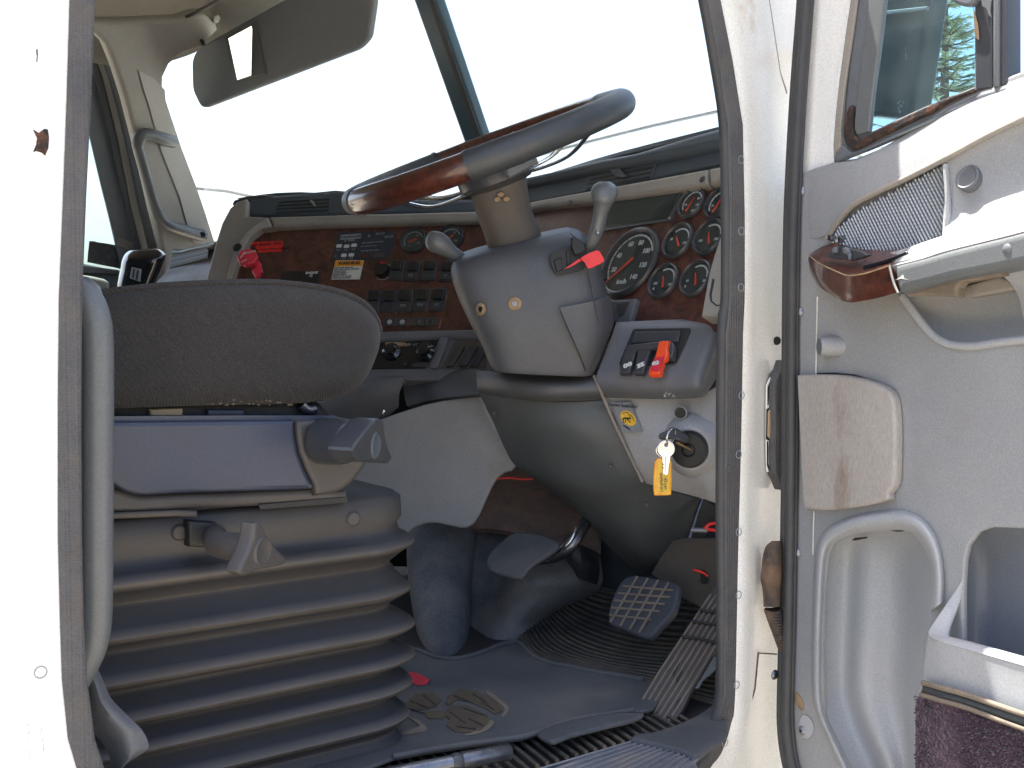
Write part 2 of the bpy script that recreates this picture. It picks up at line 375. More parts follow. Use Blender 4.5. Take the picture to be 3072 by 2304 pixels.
mat('aluminium', (0.3060, 0.3240, 0.3600), .45, .6, c2=(0.2160, 0.2256, 0.2604), nscale=18, bump=.1, bscale=200, c3=(0.2880, 0.2256, 0.1620), n3=9, t3=(.55, .8))
mat('mat_rubber', (.078, .086, .098), .7, c2=(.052, .058, .066), nscale=6, bump=.3, bscale=260, c3=(.15, .135, .112), n3=5, t3=(.46, .80), fine=.25)
mat('mat_black', (0.0242, 0.0264, 0.0310), .55, c2=(0.0345, 0.0333, 0.0322), nscale=9, bump=.3, bscale=260, c3=(0.0897, 0.0690, 0.0483), n3=9, t3=(.55, .85))
mat('tunnel_cover', (0.1500, 0.1620, 0.1800), .8, c2=(0.0744, 0.0840, 0.0984), nscale=8, bump=.6, bscale=230, c3=(0.2400, 0.2160, 0.1860), n3=5, t3=(.46, .78), fine=.4)
mat('brown_insulation', (0.2766, 0.1581, 0.1064), .9, c2=(0.1277, 0.0973, 0.0851), nscale=9, bump=.3, bscale=260, fine=.3)
mat('mud', (0.1040, 0.0800, 0.0480), .9, c2=(0.0720, 0.0560, 0.0400), nscale=40, bump=.6, bscale=120)
mat('pedal_rubber', (0.0510, 0.0587, 0.0765), .55, c2=(0.0357, 0.0408, 0.0510), nscale=20, bump=.2, bscale=200)
mat('dusty_edge', (0.210, 0.171, 0.130), .8, c2=(0.154, 0.126, 0.098), nscale=30)
mat('red_plastic', (.75, .03, .02), .35, c2=(.65, .02, .02), nscale=20, coat=.2)
mat('orange_red', (.85, .085, .02), .35, coat=.2)
mat('pink_red', (.62, .03, .05), .4, c2=(.50, .02, .05), nscale=30)
mat('needle_red', (.80, .06, .02), .4)
mat('dial_black', (0.0312, 0.0403, 0.0416), .35, spec=.5)
mat('white_print', (.62, .63, .62), .6)
mat('grey_print', (.30, .32, .34), .6)
mat('black_print', (.02, .02, .02), .6)
mat('yellow', (.80, .50, .02), .4, c2=(.72, .42, .02), nscale=30)
mat('amber_plastic', (.85, .42, .01), .25, c2=(.70, .28, .01), nscale=40, coat=.4)
mat('label_white', (.60, .60, .56), .5, c2=(.52, .52, .50), nscale=40)
mat('label_orange', (.75, .32, .02), .5)
mat('label_black', (0.0320, 0.0416, 0.0560), .4)
mat('label_grey', (.21, .22, .24), .5)
mat('tan_block', (.55, .40, .24), .7)
mat('bronze_dust', (.35, .24, .13), .8, c2=(.2, .14, .09), nscale=50)
mat('screen_green', (.03, .045, .04), .18, c2=(.022, .03, .03), nscale=10, coat=.5)
mat('mirror_glass', (.9, .92, .92), .02, 1.0)
mat('mirror_back', (0.0140, 0.0200, 0.0220), .35, c2=(0.0200, 0.0260, 0.0260), nscale=6, c3=(0.0480, 0.0520, 0.0480), n3=12, t3=(.66, .8))
mat('sash_grey', (.13, .145, .16), .5, c2=(.10, .11, .125), nscale=8, c3=(.25, .18, .1), n3=20, t3=(.66, .8))
mat('gravel', (.36, .32, .26), .9, c2=(.25, .22, .17), nscale=3, bump=.6, bscale=40)
mat('bark', (.12, .09, .065), .9, c2=(.07, .05, .04), nscale=12, bump=.6, bscale=30)
mat('needles', (.075, .11, .045), .7, c2=(.035, .06, .025), nscale=2)
mat('leaf_pale', (0.4200, 0.4650, 0.3300), .5, c2=(0.1500, 0.2100, 0.1050), nscale=9)
glass('windscreen_glass', (.96, .99, .985), .02, .10)
glass('window_glass', (.82, .93, .95), .03, .05)
glass('vent_glass', (.68, .86, .92), .05, .03)
glass('gauge_glass', (.97, .98, .98), .03, .006)
# ------------------------------------------------------------------ surroundings
def YL(px, l): s_ = (px - 1536) / FPX; c, n_ = math.cos(TH), math.sin(TH); f = (s_ * (1.13 + c * l) + .444 + n_ * l) / (c - s_ * n_); return 1.13 + n_ * f + c * l
def PW(v):
    d = v - CAM; cp, sp = math.cos(PITCH), math.sin(PITCH)
    fw = d.y * cp - d.z * sp; up = d.y * sp + d.z * cp
    return (1536 + FPX * d.x / fw, 1152 - FPX * up / fw, d.y)
def FL(px, py, z): return TZ(z).at(px, py)

g = MB(); n = 60; gv = []; gf = []
for i in range(n + 1):
    for j in range(n + 1):
        a = (i / n - .5) * 2; b = (j / n - .5) * 2
        x = math.copysign(abs(a) ** 3, a) * 600 + a * 8; y = math.copysign(abs(b) ** 3, b) * 600 + b * 8
        gv.append(Vector((x, y, .03 * mnoise.noise(Vector((x * .4, y * .4, 0))))))
for i in range(n):
    for j in range(n): gf.append((i * (n + 1) + j, (i + 1) * (n + 1) + j, (i + 1) * (n + 1) + j + 1, i * (n + 1) + j + 1))
g.add(gv, gf); gr = g.build('ground', 'gravel'); gr['kind'] = 'structure'

def pine(base, h, r, label, seed, lm='needles', group=None, dens=1.0):
    rnd = random.Random(seed)
    t = thing('pine_tree', label, 'tree', base, group)
    TUBE('trunk', [base + Z * -.1, base + Z * h * .35 + Vector((.05, 0, 0)), base + Z * h * .7, base + Z * h], [.16, .12, .07, .015], 'bark', t, sub=3)
    m = MB(); k = 0; lim = MB()
    lev = int(46 * dens)
    for i in range(lev):
        z = h * (.16 + .82 * i / lev) + rnd.uniform(-.08, .08); rr = r * (1 - i / lev) ** .8 + .12
        nb = rnd.randint(6, 8)
        for b in range(nb):
            a = 2 * math.pi * (b + rnd.random() * .7) / nb; ln = rr * rnd.uniform(.72, 1.12)
            d = Vector((math.cos(a), math.sin(a), 0)); p0 = base + Z * z
            pts = [p0 + d * ln * q + Z * (ln * (.34 * q * q - .22 * q)) for q in (0, .35, .7, 1)]
            lim.addme(tube_me(pts, [.018, .012, .008, .003], 5))
            side = Z.cross(d)
            for q in range(int(22 * ln) + 8):
                u_ = rnd.uniform(.15, 1.0); c = p0 + d * ln * u_ + Z * (ln * (.34 * u_ * u_ - .22 * u_))
                for sgn in (-1, 1):
                    dd = (d * .8 + side * sgn * rnd.uniform(.5, 1) + Z * rnd.uniform(-.3, .35)).normalized() * rnd.uniform(.07, .16) * (1.25 - u_ * .5)
                    w_ = dd.cross(Vector((rnd.random(), rnd.random(), rnd.random()))).normalized() * .007
                    m.add([c - w_, c + w_, c + dd + w_ * .3, c + dd - w_ * .3], [(0, 1, 2, 3)])
    m.build('foliage', lm, t); lim.build('limbs', 'bark', t)
    return t
pine(Vector((5.3, 13.6, 0)), 5.9, 1.75, 'feathery pine tree seen through the tinted vent window of the open door', 3, 'leaf_pale')
pine(Vector((9.35, 19.5, 0)), 6.7, 2.0, 'paler pine tree at the right edge, beyond the rolled down part of the door window', 11, 'leaf_pale')

# ------------------------------------------------------------------ truck cab
cab = thing('truck_cab', 'white truck cab around the open doorway, rust marks on its rear door pillar', 'truck cab', W(.45, 1.1, -EYE))
T0 = TL(0)
def uvp(fr, *pts): return [T0.loc(T0.at(p[0], p[1])) for p in S(fr, *pts)]
SEAL_L_OUT = [(222, -250), (211, 0), (202, 300), (191, 600), (179, 900), (176, 1200), (176, 1600), (182, 1850), (188, 2029), (206, 2205), (235, 2304)]
SEAL_L_IN = [(286, -250), (277, 0), (266, 280), (250, 600), (238, 900), (236, 1200), (238, 1600), (243, 1850), (253, 2029), (276, 2205), (308, 2304)]
SEAL_R_OUT = [(2088, 2345), (2146, 2274), (2185, 2171), (2198, 2068), (2200, 1759), (2201, 1500), (2208, 1000), (2213, 900), (2213, 651), (2207, 380), (2177, 190), (2139, 0), (2090, -220)]
SEAL_R_IN = [(2050, 2312), (2100, 2262), (2130, 2171), (2150, 2068), (2153, 1759), (2151, 1500), (2155, 1000), (2166, 900), (2167, 651), (2161, 380), (2135, 200), (2099, 0), (2050, -220)]
tl = lambda q: [T0.loc(T0.at(*p)) for p in q]
hole_out = [(.10, .86), (.03, .80), (-.01, .60)] + tl(SEAL_L_OUT) + [(.03, -.53), (.08, -.61), (.17, -.645), (.5, -.66), (.72, -.665)] + tl(SEAL_R_OUT) + [(.80, .66), (.70, .80), (.58, .86), (.35, .88)]
hole_in = [(.12, .83), (.06, .77), (.03, .60)] + tl(SEAL_L_IN) + [(.055, -.51), (.10, -.585), (.19, -.615), (.5, -.63), (.70, -.635)] + tl(SEAL_R_IN) + [(.775, .65), (.67, .775), (.56, .83), (.35, .85)]
side = SLAB('side_panel', TL(-.010), [(-1.5, -.95), (.93, -.95), (.955, -.70), (.99, -.52), (.99, .30), (.93, .55), (.80, .83), (.60, .99), (-1.5, 1.04)], .012, 'white_paint_clean', cab, .004, [hole_out], uv=True)
SLAB('door_opening_seal', TL(-.016), [(a - .003 if a < .3 else a + .0015, b) for a, b in hole_out], .012, 'seal_rubber', cab, .005, [hole_in], uv=True, res=4)
bulb = [T0.at(p[0] + 3, p[1]) - L * .006 for p in SEAL_R_IN]
TUBE('seal_bulb', bulb, .0085, 'rubber_black', cab, sub=3)
# inner return of the pillar behind the seal
# chips, rivets and writing scratches on the rear pillar
def chip(pts, fr, h=.0006): SLAB('paint_chip', TL(-.0102 - h), S(fr, *pts), .0006, 'rust_dark', side, .0001)
chip([(183, 715), (215, 735), (245, 712), (265, 715), (272, 760), (268, 820), (250, 862), (232, 845), (200, 835), (183, 842), (200, 800), (205, 765)], 'A')
chip([(200, 275), (208, 270), (210, 300), (206, 345), (202, 340), (204, 310)], 'A')

sc_ = MB(); rnd = random.Random(4)
for (x0, y0, dx, cnt) in ((330, 1000, 6, 26), (500, 1110, 2.2, 16)):
    for i in range(cnt):
        x = x0 + i * (2.2 if dx > 3 else 2.0) * .8 + rnd.uniform(-14, 14); y = y0 + i * 22 + rnd.uniform(-8, 8)
        a = rnd.uniform(-.5, .5) + 1.1; l_ = rnd.uniform(10, 34)
        x2, y2 = x + math.cos(a) * l_, y + math.sin(a) * l_
        sc_.addme(slab_me(TL(-.0106), [S('h', (x, y), (x + 4, y - 1), (x2 + 4, y2), (x2, y2))], .0005, .0001))
sc_.build('scratch', 'grey_print', side)
def ring(name, o, ax, r, w_, m, parent): return LATHE(name, [(r - w_, 0), (r - w_, .0008), (r, .0008), (r, 0)], o, ax, m, parent, seg=24, cap=False)
ring('rivet', TL(-.0105).at(*S('h', (500, 480))), -L, .0065, .0010, 'grey_print', side)

# front door jamb with its folded relief
rows = []
jam = {-250: (2085, 2150, 2230, 2290, 2420), 0: (2134, 2195, 2267, 2322, 2430), 200: (2172, 2225, 2290, 2335, 2410), 380: (2200, 2245, 2300, 2330, 2400), 651: (2208, 2250, 2300, 2330, 2395),
       1000: (2203, 2250, 2290, 2330, 2390), 1500: (2196, 2240, 2285, 2325, 2385), 2068: (2193, 2232, 2275, 2310, 2380), 2171: (2180, 2222, 2268, 2305, 2385), 2260: (2145, 2205, 2262, 2305, 2395), 2345: (2090, 2170, 2250, 2310, 2410), 2600: (2080, 2160, 2245, 2310, 2420)}
for y in sorted(jam):
    o_ = (-.010, -.017, -.006, .004, .012)
    rows.append([(x, y, YL(x, o_[i])) for i, x in enumerate(jam[y])])
jamb = PATCH('door_jamb', rows, .006, 'white_paint', cab, sub=4)
JP = lambda px, py, h=0: P(px, py, YL(px, -.0165 - h) - .002)
for q in S('C', (198, 85), (268, 487), (318, 883), (320, 1278), (318, 1590)) + S('K', (258, 1008), (240, 1375)) + S('M', (225, 283), (225, 650), (213, 1175), (145, 1510)):
    ring('rivet', JP(*q, h=-.001), -L, .0062, .0009, 'grey_print', jamb)
LATHE('bolt_hole', [(0, .0012), (.0066, .0012), (.0068, 0)], P(*S('u', (455, 218)), YL(2331, .004) - .004), -L + F * -.2, 'black_print', jamb, 24)
SLAB('panel_seam', Plane(P(2300, 300, YL(2300, 0) - .012), -L), S('C', (470, -40), (473, -40), (540, 400), (574, 500), (576, 520), (572, 520), (537, 404)), .001, 'dash_tan', jamb, .0002)
SLAB('panel_seam', Plane(P(2300, 2000, YL(2290, 0) - .012), -L), S('M', (338, 985), (450, 992), (450, 1000), (345, 993), (325, 1200), (290, 1320), (230, 1440), (130, 1600), (122, 1596), (222, 1430), (282, 1315), (318, 1200)), .001, 'mud', jamb, .0002)
# hinge slot
HP = Plane(P(2325, 1230, YL(2320, -.002) - .010), -L)
hg = SLAB('hinge_plate', HP, S('u', (450, 508), (400, 548), (370, 610), (362, 680), (362, 1340), (385, 1400), (440, 1450), (520, 1500), (520, 470)), .003, 'white_paint', jamb, .0012, sm=2)
SLAB('hinge_groove', HP.off(.0008), S('u', (440, 518), (405, 560), (372, 640), (372, 800), (380, 800), (384, 650), (410, 580), (444, 540)), .001, 'black_print', hg, .0003)
SLAB('hinge_groove', HP.off(.0008), S('u', (366, 1130), (378, 1130), (378, 1330), (400, 1390), (436, 1420), (436, 1440), (390, 1405), (366, 1345)), .001, 'black_print', hg, .0003)
SLAB('hinge_opening', HP.off(.0010), S('u', (362, 838), (390, 822), (440, 822), (440, 1125), (395, 1125), (358, 1110)), .001, 'black_print', hg, .0003)
SLAB('hinge_pin', HP.off(.0022), S('u', (378, 862), (392, 840), (436, 838), (436, 1118), (402, 1118), (374, 1078)), .002, 'tan_block', hg, .0006)
SLAB('hinge_cover', HP.off(.012), S('u', (545, 455), (500, 475), (462, 530), (440, 600), (434, 700), (440, 1000), (432, 1200), (440, 1400), (470, 1470), (545, 1530)), .02, 'seal_rubber', jamb, .004, sm=2)
LATHE('screw', [(0, .004), (.005, .0035), (.0075, .0012), (.008, 0)], P(*S('M', (435, 1115)), 1.685), -L, 'steel', jamb, 20)
# wiring boot with a corrugated end
bt = LOFT('cable_boot', [tuple(v) for v in [
    S('M', (420, 335)) + S('M', (470, 335)) + (1.685, .012, 0), S('M', (385, 365)) + S('M', (480, 365)) + (1.685, .022, 0),
    S('M', (366, 420)) + S('M', (484, 420)) + (1.685, .026, 0), S('M', (358, 500)) + S('M', (484, 500)) + (1.685, .026, 0),
    S('M', (352, 560)) + S('M', (484, 560)) + (1.685, .026, 0), S('M', (364, 620)) + S('M', (480, 620)) + (1.685, .024, 0),
    S('M', (370, 720)) + S('M', (478, 720)) + (1.685, .022, 0)]], 'boot_rubber', cab, pw=2)
bw = MB()
for i in range(13):
    y = 735 + i * 17; x = 378 + i * 6.2
    for (yy, rr) in ((y, 0), (y + 8, 1)):
        pass
    pts = []
    bw.addme(tube_me([P(*S('M', (x + 4 + 48, y)), 1.685), P(*S('M', (x + 4 + 49, y + 5)), 1.685), P(*S('M', (x + 50, y + 11)), 1.685), P(*S('M', (x + 53, y + 17)), 1.685)], [.0125, .0148, .0148, .0125], 18))
bw.build('corrugated_sleeve', 'boot_rubber', bt)

# roof, walls and floor of the cab
def BOX(f0, f1, l0, l1, z0, z1, r=.01):
    pl = Plane(W(0, 0, z1), Z); pl.n = Vector(Z); pl.u = Vector(F); pl.v = Vector(L); return slab_me(pl, [rounded([pl.loc(W(a, b, z1)) for a, b in ((f0, l0), (f1, l0), (f1, l1), (f0, l1))], .08)], z1 - z0, r, uv=True)
link('roof', BOX(-1.5, 1.22, -.034, 2.30, .965, 1.02, .02), 'white_paint_clean', cab)  # out of view; front and side overhang stretched to shade the door
link('rear_wall', BOX(-.62, -.56, .02, 2.26, -.60, .96), 'dash_dark', cab)
link('floor_pan', BOX(-.6, 1.28, .02, 2.26, -.66, -.612), 'mat_black', cab)
fw = MB(); fw.addme(BOX(1.24, 1.28, .02, 2.2, -.62, .20, .005)); fw.build('firewall', 'dash_dark', cab)
hood = MB(); hood.addme(slab_me(TF(1.34), [rounded([(TF(1.34).loc(W(1.34, l, z))) for l, z in ((-.0, -.62), (2.2, -.62), (2.2, .10), (1.9, .22), (.3, .22), (-.0, .10))], .12)], 1.9, .05, uv=True))
hood.build('bonnet', 'white_paint_clean', cab)
# headlining, patch from the windscreen header back over the seats
fr_row = [(400, 210, 3.12), (560, 168, 3.06), (700, 95, 2.96), (830, 15, 2.86), (1000, -75, 2.72), (1300, -215, 2.5), (1700, -340, 2.22), (2080, -430, 1.97)]
mid = [PW(W(f, l, z)) for f, l, z in ((.30, 2.18, .80), (.45, 2.05, .86), (.55, 1.8, .91), (.58, 1.5, .93), (.58, 1.2, .935), (.56, .9, .935), (.54, .5, .93), (.5, .08, .90))]
bk = [PW(W(-.5, l, z)) for l, z in ((2.2, .80), (2.05, .88), (1.8, .93), (1.5, .94), (1.2, .945), (.9, .945), (.5, .94), (.08, .90))]
lin = [PW(W(.1, l, z)) for l, z in ((2.2, .80), (2.05, .88), (1.8, .925), (1.5, .935), (1.2, .94), (.9, .94), (.5, .935), (.08, .90))]
PATCH('headlining', [fr_row, mid, lin, bk], .012, 'roof_lining', cab, sub=5)
TUBE('headlining_seam', [P(x, y, Y) for x, y, Y in ((275, 72, 2.9), (380, 64, 2.92), (470, 62, 2.9), (545, 55, 2.86), (600, 30, 2.8), (670, -8, 2.7), (800, -90, 2.6))], .0045, 'black_plastic', cab, sub=3)

# far windscreen pillar trim
AP = PL3((645, 720, 3.36), (490, 755, 3.22), (700, 40, 2.95))
apo = S('A', (470, 122), (700, 120), (1000, 106), (1080, 78), (1130, 75), (1200, 120), (1210, 170), (1110, 262), (1010, 300), (940, 360), (908, 430), (905, 520), (930, 620), (1000, 830), (1080, 1040), (1130, 1180), (1190, 1360), (1230, 1600), (900, 1640),
        (905, 1400), (850, 1180), (800, 960), (740, 720), (700, 560), (640, 370), (590, 250), (540, 200), (470, 160))
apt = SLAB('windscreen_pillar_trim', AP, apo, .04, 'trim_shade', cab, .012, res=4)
SLAB('pillar_lit_facet', AP.off(.004), S('A', (768, 400), (850, 440), (906, 500), (912, 560), (935, 630), (1004, 835), (1084, 1045), (1130, 1180), (1190, 1370), (1075, 1340), (1055, 1290), (1000, 1090), (900, 840), (830, 580), (765, 385)), .006, 'trim_light', apt, .003)  # lit side of the crease painted in as a lighter trim colour
LATHE('trim_screw', [(0, .003), (.010, .002), (.012, 0)], AP.off(.003).at(*S('A', (1197, 106))), AP.n, 'dash_tan', apt, 20)
# far grab handle
GP = AP.off(.030)
gh = [AP.off(.012).at(*S('A', (955, 785)))] + [GP.at(*S('A', q)) for q in ((900, 768), (835, 745), (785, 745), (762, 790), (775, 850), (830, 1050), (870, 1170), (905, 1225), (960, 1255))] + [AP.off(.014).at(*S('A', (1060, 1288))), AP.off(.008).at(*S('A', (1125, 1305)))]
hb = TUBE('grab_handle', gh, [.0165] * 2 + [.0155] * 8 + [.0165] * 2, 'armrest_grey', cab, sub=3, seg=18)
for q in ((942, 772), (1120, 1297)):
    LATHE('end_hole', [(0, .003), (.0085, .003), (.0095, 0)], AP.off(.026).at(*S('A', q)), AP.n - F * .5, 'black_print', hb, 20)
# far door: seal, strip, frame, sash, glass, panel
O1 = ((470, 160), (540, 200), (590, 250), (640, 370), (700, 560), (740, 720), (800, 960), (850, 1180), (905, 1400), (915, 1480))
O2 = ((470, 180), (510, 215), (545, 280), (600, 420), (650, 600), (690, 760), (735, 980), (770, 1150), (832, 1400), (845, 1480))
O3 = ((470, 205), (500, 235), (525, 300), (568, 420), (612, 600), (650, 760), (695, 980), (728, 1150), (790, 1400), (800, 1480))
O4 = ((470, 260), (495, 300), (515, 370), (540, 480), (580, 650), (620, 820), (665, 1020), (700, 1170), (752, 1400), (765, 1480))
O5 = ((470, 420), (475, 480), (472, 560), (474, 640), (485, 700), (520, 850), (560, 1020), (600, 1180), (645, 1370), (668, 1480))
def band(name, l, a, b, m, th=.015, bev=.004, par=None): return SLAB(name, TL(l), S('A', *a) + S('A', *b)[::-1], th, m, par or cab, bev)
fd = band('far_door_seal', 2.10, O1, O2, 'rubber_black')
band('far_door_edge', 2.125, O2, O3, 'trim_shade')
band('far_door_frame', 2.13, O3, O4, 'black_plastic')
band('far_door_sash', 2.15, O4, O5, 'sash_grey')
SLAB('far_door_window', TL(2.17), S('A', (200, 250), (520, 250), (800, 1500), (200, 1500)), .004, 'window_glass', cab, .001)
st = SLAB('window_sticker', TL(2.165), S('q', (178, 392), (240, 392), (300, 408), (420, 425), (560, 450), (700, 478), (685, 600), (640, 800), (580, 775), (150, 690), (160, 560)), .0006, 'mat_black', cab, .0001)
ss = MB(); rnd = random.Random(9)
for i in range(22):
    x, y = rnd.uniform(190, 560), rnd.uniform(430, 720); a = rnd.uniform(-1.2, -.3) if rnd.random() < .3 else rnd.uniform(.4, 1.2); l_ = rnd.uniform(30, 100); w_ = rnd.uniform(2, 5)
    ss.addme(slab_me(TL(2.1640), [S('q', (x, y), (x + w_, y - w_), (x + math.cos(a) * l_, y + math.sin(a) * l_), (x + math.cos(a) * l_ - w_, y + math.sin(a) * l_ + 1))], .0003, .00005))
ss.build('scratch', 'grey_print', st)
SLAB('registration_label', TL(2.150), S('q', (580, 325), (640, 345), (700, 375), (790, 415), (840, 450), (845, 500), (730, 520), (560, 440)), .0008, 'dash_tan', cab, .0002)
dp = SLAB('far_door_panel', TL(2.14), S('A', (200, 1445), (440, 1452), (560, 1478), (700, 1500), (960, 1510), (960, 2300), (200, 2300)), .03, 'dash_dark', cab, .006)
SLAB('far_window_sill', TL(2.12), S('A', (200, 1438), (440, 1462), (660, 1492), (660, 1520), (200, 1500)), .02, 'black_plastic', dp, .005)
SLAB('far_armrest', TL(2.08), S('q', (-300, 840), (40, 860), (240, 890), (400, 925), (460, 965), (475, 1010), (440, 1200), (-300, 1200)), .05, 'trim_shade', dp, .012)
# windscreen in two panes with the centre bar
glr = [[PW(W(1.36, .02, .20)), (1462, 560, 2.90), (640, 800, 3.52)], [PW(W(.78, .04, .90)), (1205, -140, 2.66), (560, 130, 3.20)]]
PATCH('windscreen', [glr[0], [((a[0] + b[0]) / 2, (a[1] + b[1]) / 2, (a[2] + b[2]) / 2) for a, b in zip(*glr)], glr[1]], .005, 'windscreen_glass', cab, sub=1)
CB = PL3((1417, 410, 2.76), (1273, 0, 2.60), (1500, 400, 2.70))
cbm = SLAB('windscreen_centre_bar', CB, [(1175, -190), (1238, 0), (1382, 405), (1440, 570), (1506, 570), (1446, 405), (1308, 0), (1248, -190)], .035, 'bar_paint', cab, .010)
SLAB('bar_strip', CB.off(.003), [(1224, -190), (1284, 0), (1424, 405), (1482, 570), (1500, 570), (1440, 405), (1300, 0), (1240, -190)], .004, 'rubber_black', cbm, .0015)
TUBE('wiper_arm', [P(1560, 480, 3.05), P(1780, 421, 2.9), P(1960, 376, 2.78), P(2250, 312, 2.6)], [.0055] * 4, 'sash_grey', cab)
TUBE('wiper_arm', [P(540, 553, 4.1), P(588, 564, 4.0), P(680, 572, 3.9), P(790, 596, 3.8)], [.0075] * 4, 'sash_grey', cab)

# near grab tube and its plastic foot guard, by the rear pillar
gt = [W(-.06, .05, 0) + Z * (.035)] + [P(x, y, 1.165) for x, y in ((225, 872), (262, 905), (283, 960), (290, 1030), (291, 1200), (290, 1500), (288, 1800), (281, 1900), (262, 1965), (225, 2035), (180, 2100))]
TUBE('grab_tube', gt, .0172, 'armrest_grey', cab, sub=4, seg=24)
PATCH('step_guard', [[tuple(S('h', a)) + (y0,), tuple(S('h', b)) + (y0 - .012,), tuple(S('h', c)) + (y0 + .01,)] for a, b, c, y0 in (
    ((1020, 560), (1120, 500), (1200, 425), 1.20), ((1035, 700), (1180, 640), (1290, 620), 1.20), ((1050, 880), (1240, 830), (1370, 800), 1.20), ((1080, 1060), (1350, 1000), (1560, 1000), 1.205),
    ((1120, 1190), (1460, 1150), (1740, 1180), 1.21), ((1260, 1350), (1550, 1280), (1820, 1330), 1.215), ((1360, 1560), (1600, 1480), (1805, 1440), 1.215), ((1395, 1720), (1500, 1660), (1560, 1600), 1.215))], .004, 'dash_grey', cab, sub=4)
# ------------------------------------------------------------------ floor, mats, footwell
FZ = -.600
def floor_slab(name, z, pts, th, m, parent, bev=.003, sm=0): return SLAB(name, TZ(z), pts, th, m, parent, bev, sm=sm)
mt = thing('floor_mat', 'worn blue-grey rubber floor mat with a muddy round emblem, in the driver footwell', 'floor mat', W(.6, .4, FZ))
floor_slab('mat_sheet', FZ + .012, S('J', (-250, 900), (0, 880), (190, 846), (300, 862), (400, 905), (520, 914), (640, 885), (760, 835), (850, 812), (905, 835), (960, 895), (1060, 940), (1200, 965), (1330, 993), (1450, 1010), (1560, 1030), (1660, 1055),
     (1700, 1120), (1650, 1200), (1540, 1215), (1400, 1235), (1250, 1262), (1110, 1300), (1000, 1340), (880, 1372), (700, 1395), (400, 1440), (150, 1485), (-300, 1560)), .006, 'mat_rubber', mt, .002, sm=2)
TUBE('mat_rim', [TZ(FZ + .013).at(*S('J', q)) for q in ((190, 852), (300, 868), (400, 908), (520, 916), (640, 888), (760, 840), (850, 818), (905, 840), (960, 898), (1060, 942), (1200, 967), (1330, 995), (1450, 1012), (1600, 1040))], .0045, 'mat_rubber', mt, sub=4)
TUBE('mat_rim', [TZ(FZ + .013).at(*S('J', q)) for q in ((1540, 1212), (1400, 1232), (1250, 1258), (1110, 1296), (1000, 1336), (880, 1368), (700, 1391), (400, 1436), (150, 1481))], .0045, 'mat_rubber', mt, sub=4)
em = MB(); ez = TZ(FZ + .0135)
for pts in (((455, 1170), (470, 1130), (540, 1090), (620, 1100), (700, 1130), (760, 1170), (785, 1215), (740, 1235), (690, 1205), (600, 1165), (520, 1150), (470, 1185)),
            ((490, 1185), (590, 1185), (640, 1215), (700, 1240), (710, 1280), (660, 1330), (590, 1340), (510, 1335), (460, 1300), (480, 1265), (440, 1230)),
            ((215, 1180), (280, 1120), (380, 1105), (430, 1150), (400, 1190), (330, 1205), (270, 1215)), ((330, 1222), (420, 1215), (470, 1235), (440, 1262), (350, 1258)),
            ((520, 1255), (600, 1262), (640, 1300), (600, 1318), (540, 1300))):
    em.addme(slab_me(ez.off(random.uniform(0, .0006)), [S('J', *pts)], .0012, .0004))
emb = em.build('muddy_emblem', 'mud', mt)
for i, (x, y, dx, dy, w_) in enumerate(((500, 1120, 90, 34, 10), (560, 1195, 120, 40, 9), (520, 1300, 110, 16, 8), (250, 1150, 110, 46, 9), (330, 1120, 70, 60, 7), (610, 1110, 90, 60, 8), (480, 1215, 90, 70, 7), (590, 1255, 90, 45, 8), (240, 1195, 90, 30, 6), (660, 1160, 80, 46, 7))):
    SLAB('mat_groove', ez.off(.0012), S('J', (x, y), (x + dx, y + dy), (x + dx - 2, y + dy + w_ * .7), (x - 2, y + w_ * .7)), .001, 'mat_black', emb, .0002)
SLAB('worn_mark', ez, S('J', (700, 1100), (760, 1140), (815, 1190), (818, 1215), (790, 1250), (775, 1245), (795, 1210), (770, 1175), (690, 1115)), .001, 'dusty_edge', mt, .0003, sm=2)
SLAB('worn_mark', ez, S('J', (160, 1205), (230, 1240), (300, 1270), (345, 1310), (330, 1335), (205, 1352), (215, 1335), (290, 1310), (300, 1295), (260, 1265)), .001, 'dusty_edge', mt, .0003, sm=2)
SLAB('worn_mark', ez, S('J', (700, 1270), (740, 1280), (700, 1325), (620, 1352), (560, 1355), (620, 1335), (680, 1305)), .001, 'dusty_edge', mt, .0003, sm=2)

floor_slab('red_tag', FZ + .0145, S('J', (190, 1000), (230, 988), (300, 1000), (365, 1035), (345, 1060), (290, 1065), (240, 1040)), .002, 'pink_red', mt, .0006)

rb = thing('ribbed_mat', 'black ribbed rubber matting curving up under the pedals', 'rubber matting', W(.9, .3, FZ))
def jr(*q): return [S('J', (a, b)) + (c,) for a, b, c in q]
TR = [jr((1215, 480, 2.36), (1400, 520, 2.30), (1700, 560, 2.16), (2080, 600, 1.98)), jr((1110, 590, 2.32), (1290, 700, 2.22), (1600, 790, 2.07), (2080, 830, 1.90)),
      jr((1000, 690, 2.27), (1150, 840, 2.12), (1480, 940, 1.98), (2080, 1000, 1.83)), jr((890, 792, 2.17), (985, 905, 2.035), (1380, 1005, 1.94), (2080, 1200, 1.765))]
PATCH('sheet', TR, .006, 'mat_black', rb, sub=4)
rib = MB()
gr_ = [smooth(r, 6) for r in TR]; nc = len(gr_[0]); colz = [smooth([gr_[i][j] for i in range(4)], 7) for j in range(nc)]
for i in range(0, len(colz[0])):
    pts = [P(c[i][0], c[i][1], c[i][2] - .004) for c in colz]; rib.addme(tube_me(pts, .0042, 6, .8))
rib.build('ribs', 'rib_dust', rb)
rib = MB()
for k in range(46):
    f = .12 + k * .0175
    rib.addme(tube_me([W(f, .035, FZ - .004), W(f + .05, .30, FZ - .004)], .0032, 6))
rib.build('sill_ribs', 'rib_dust', rb)
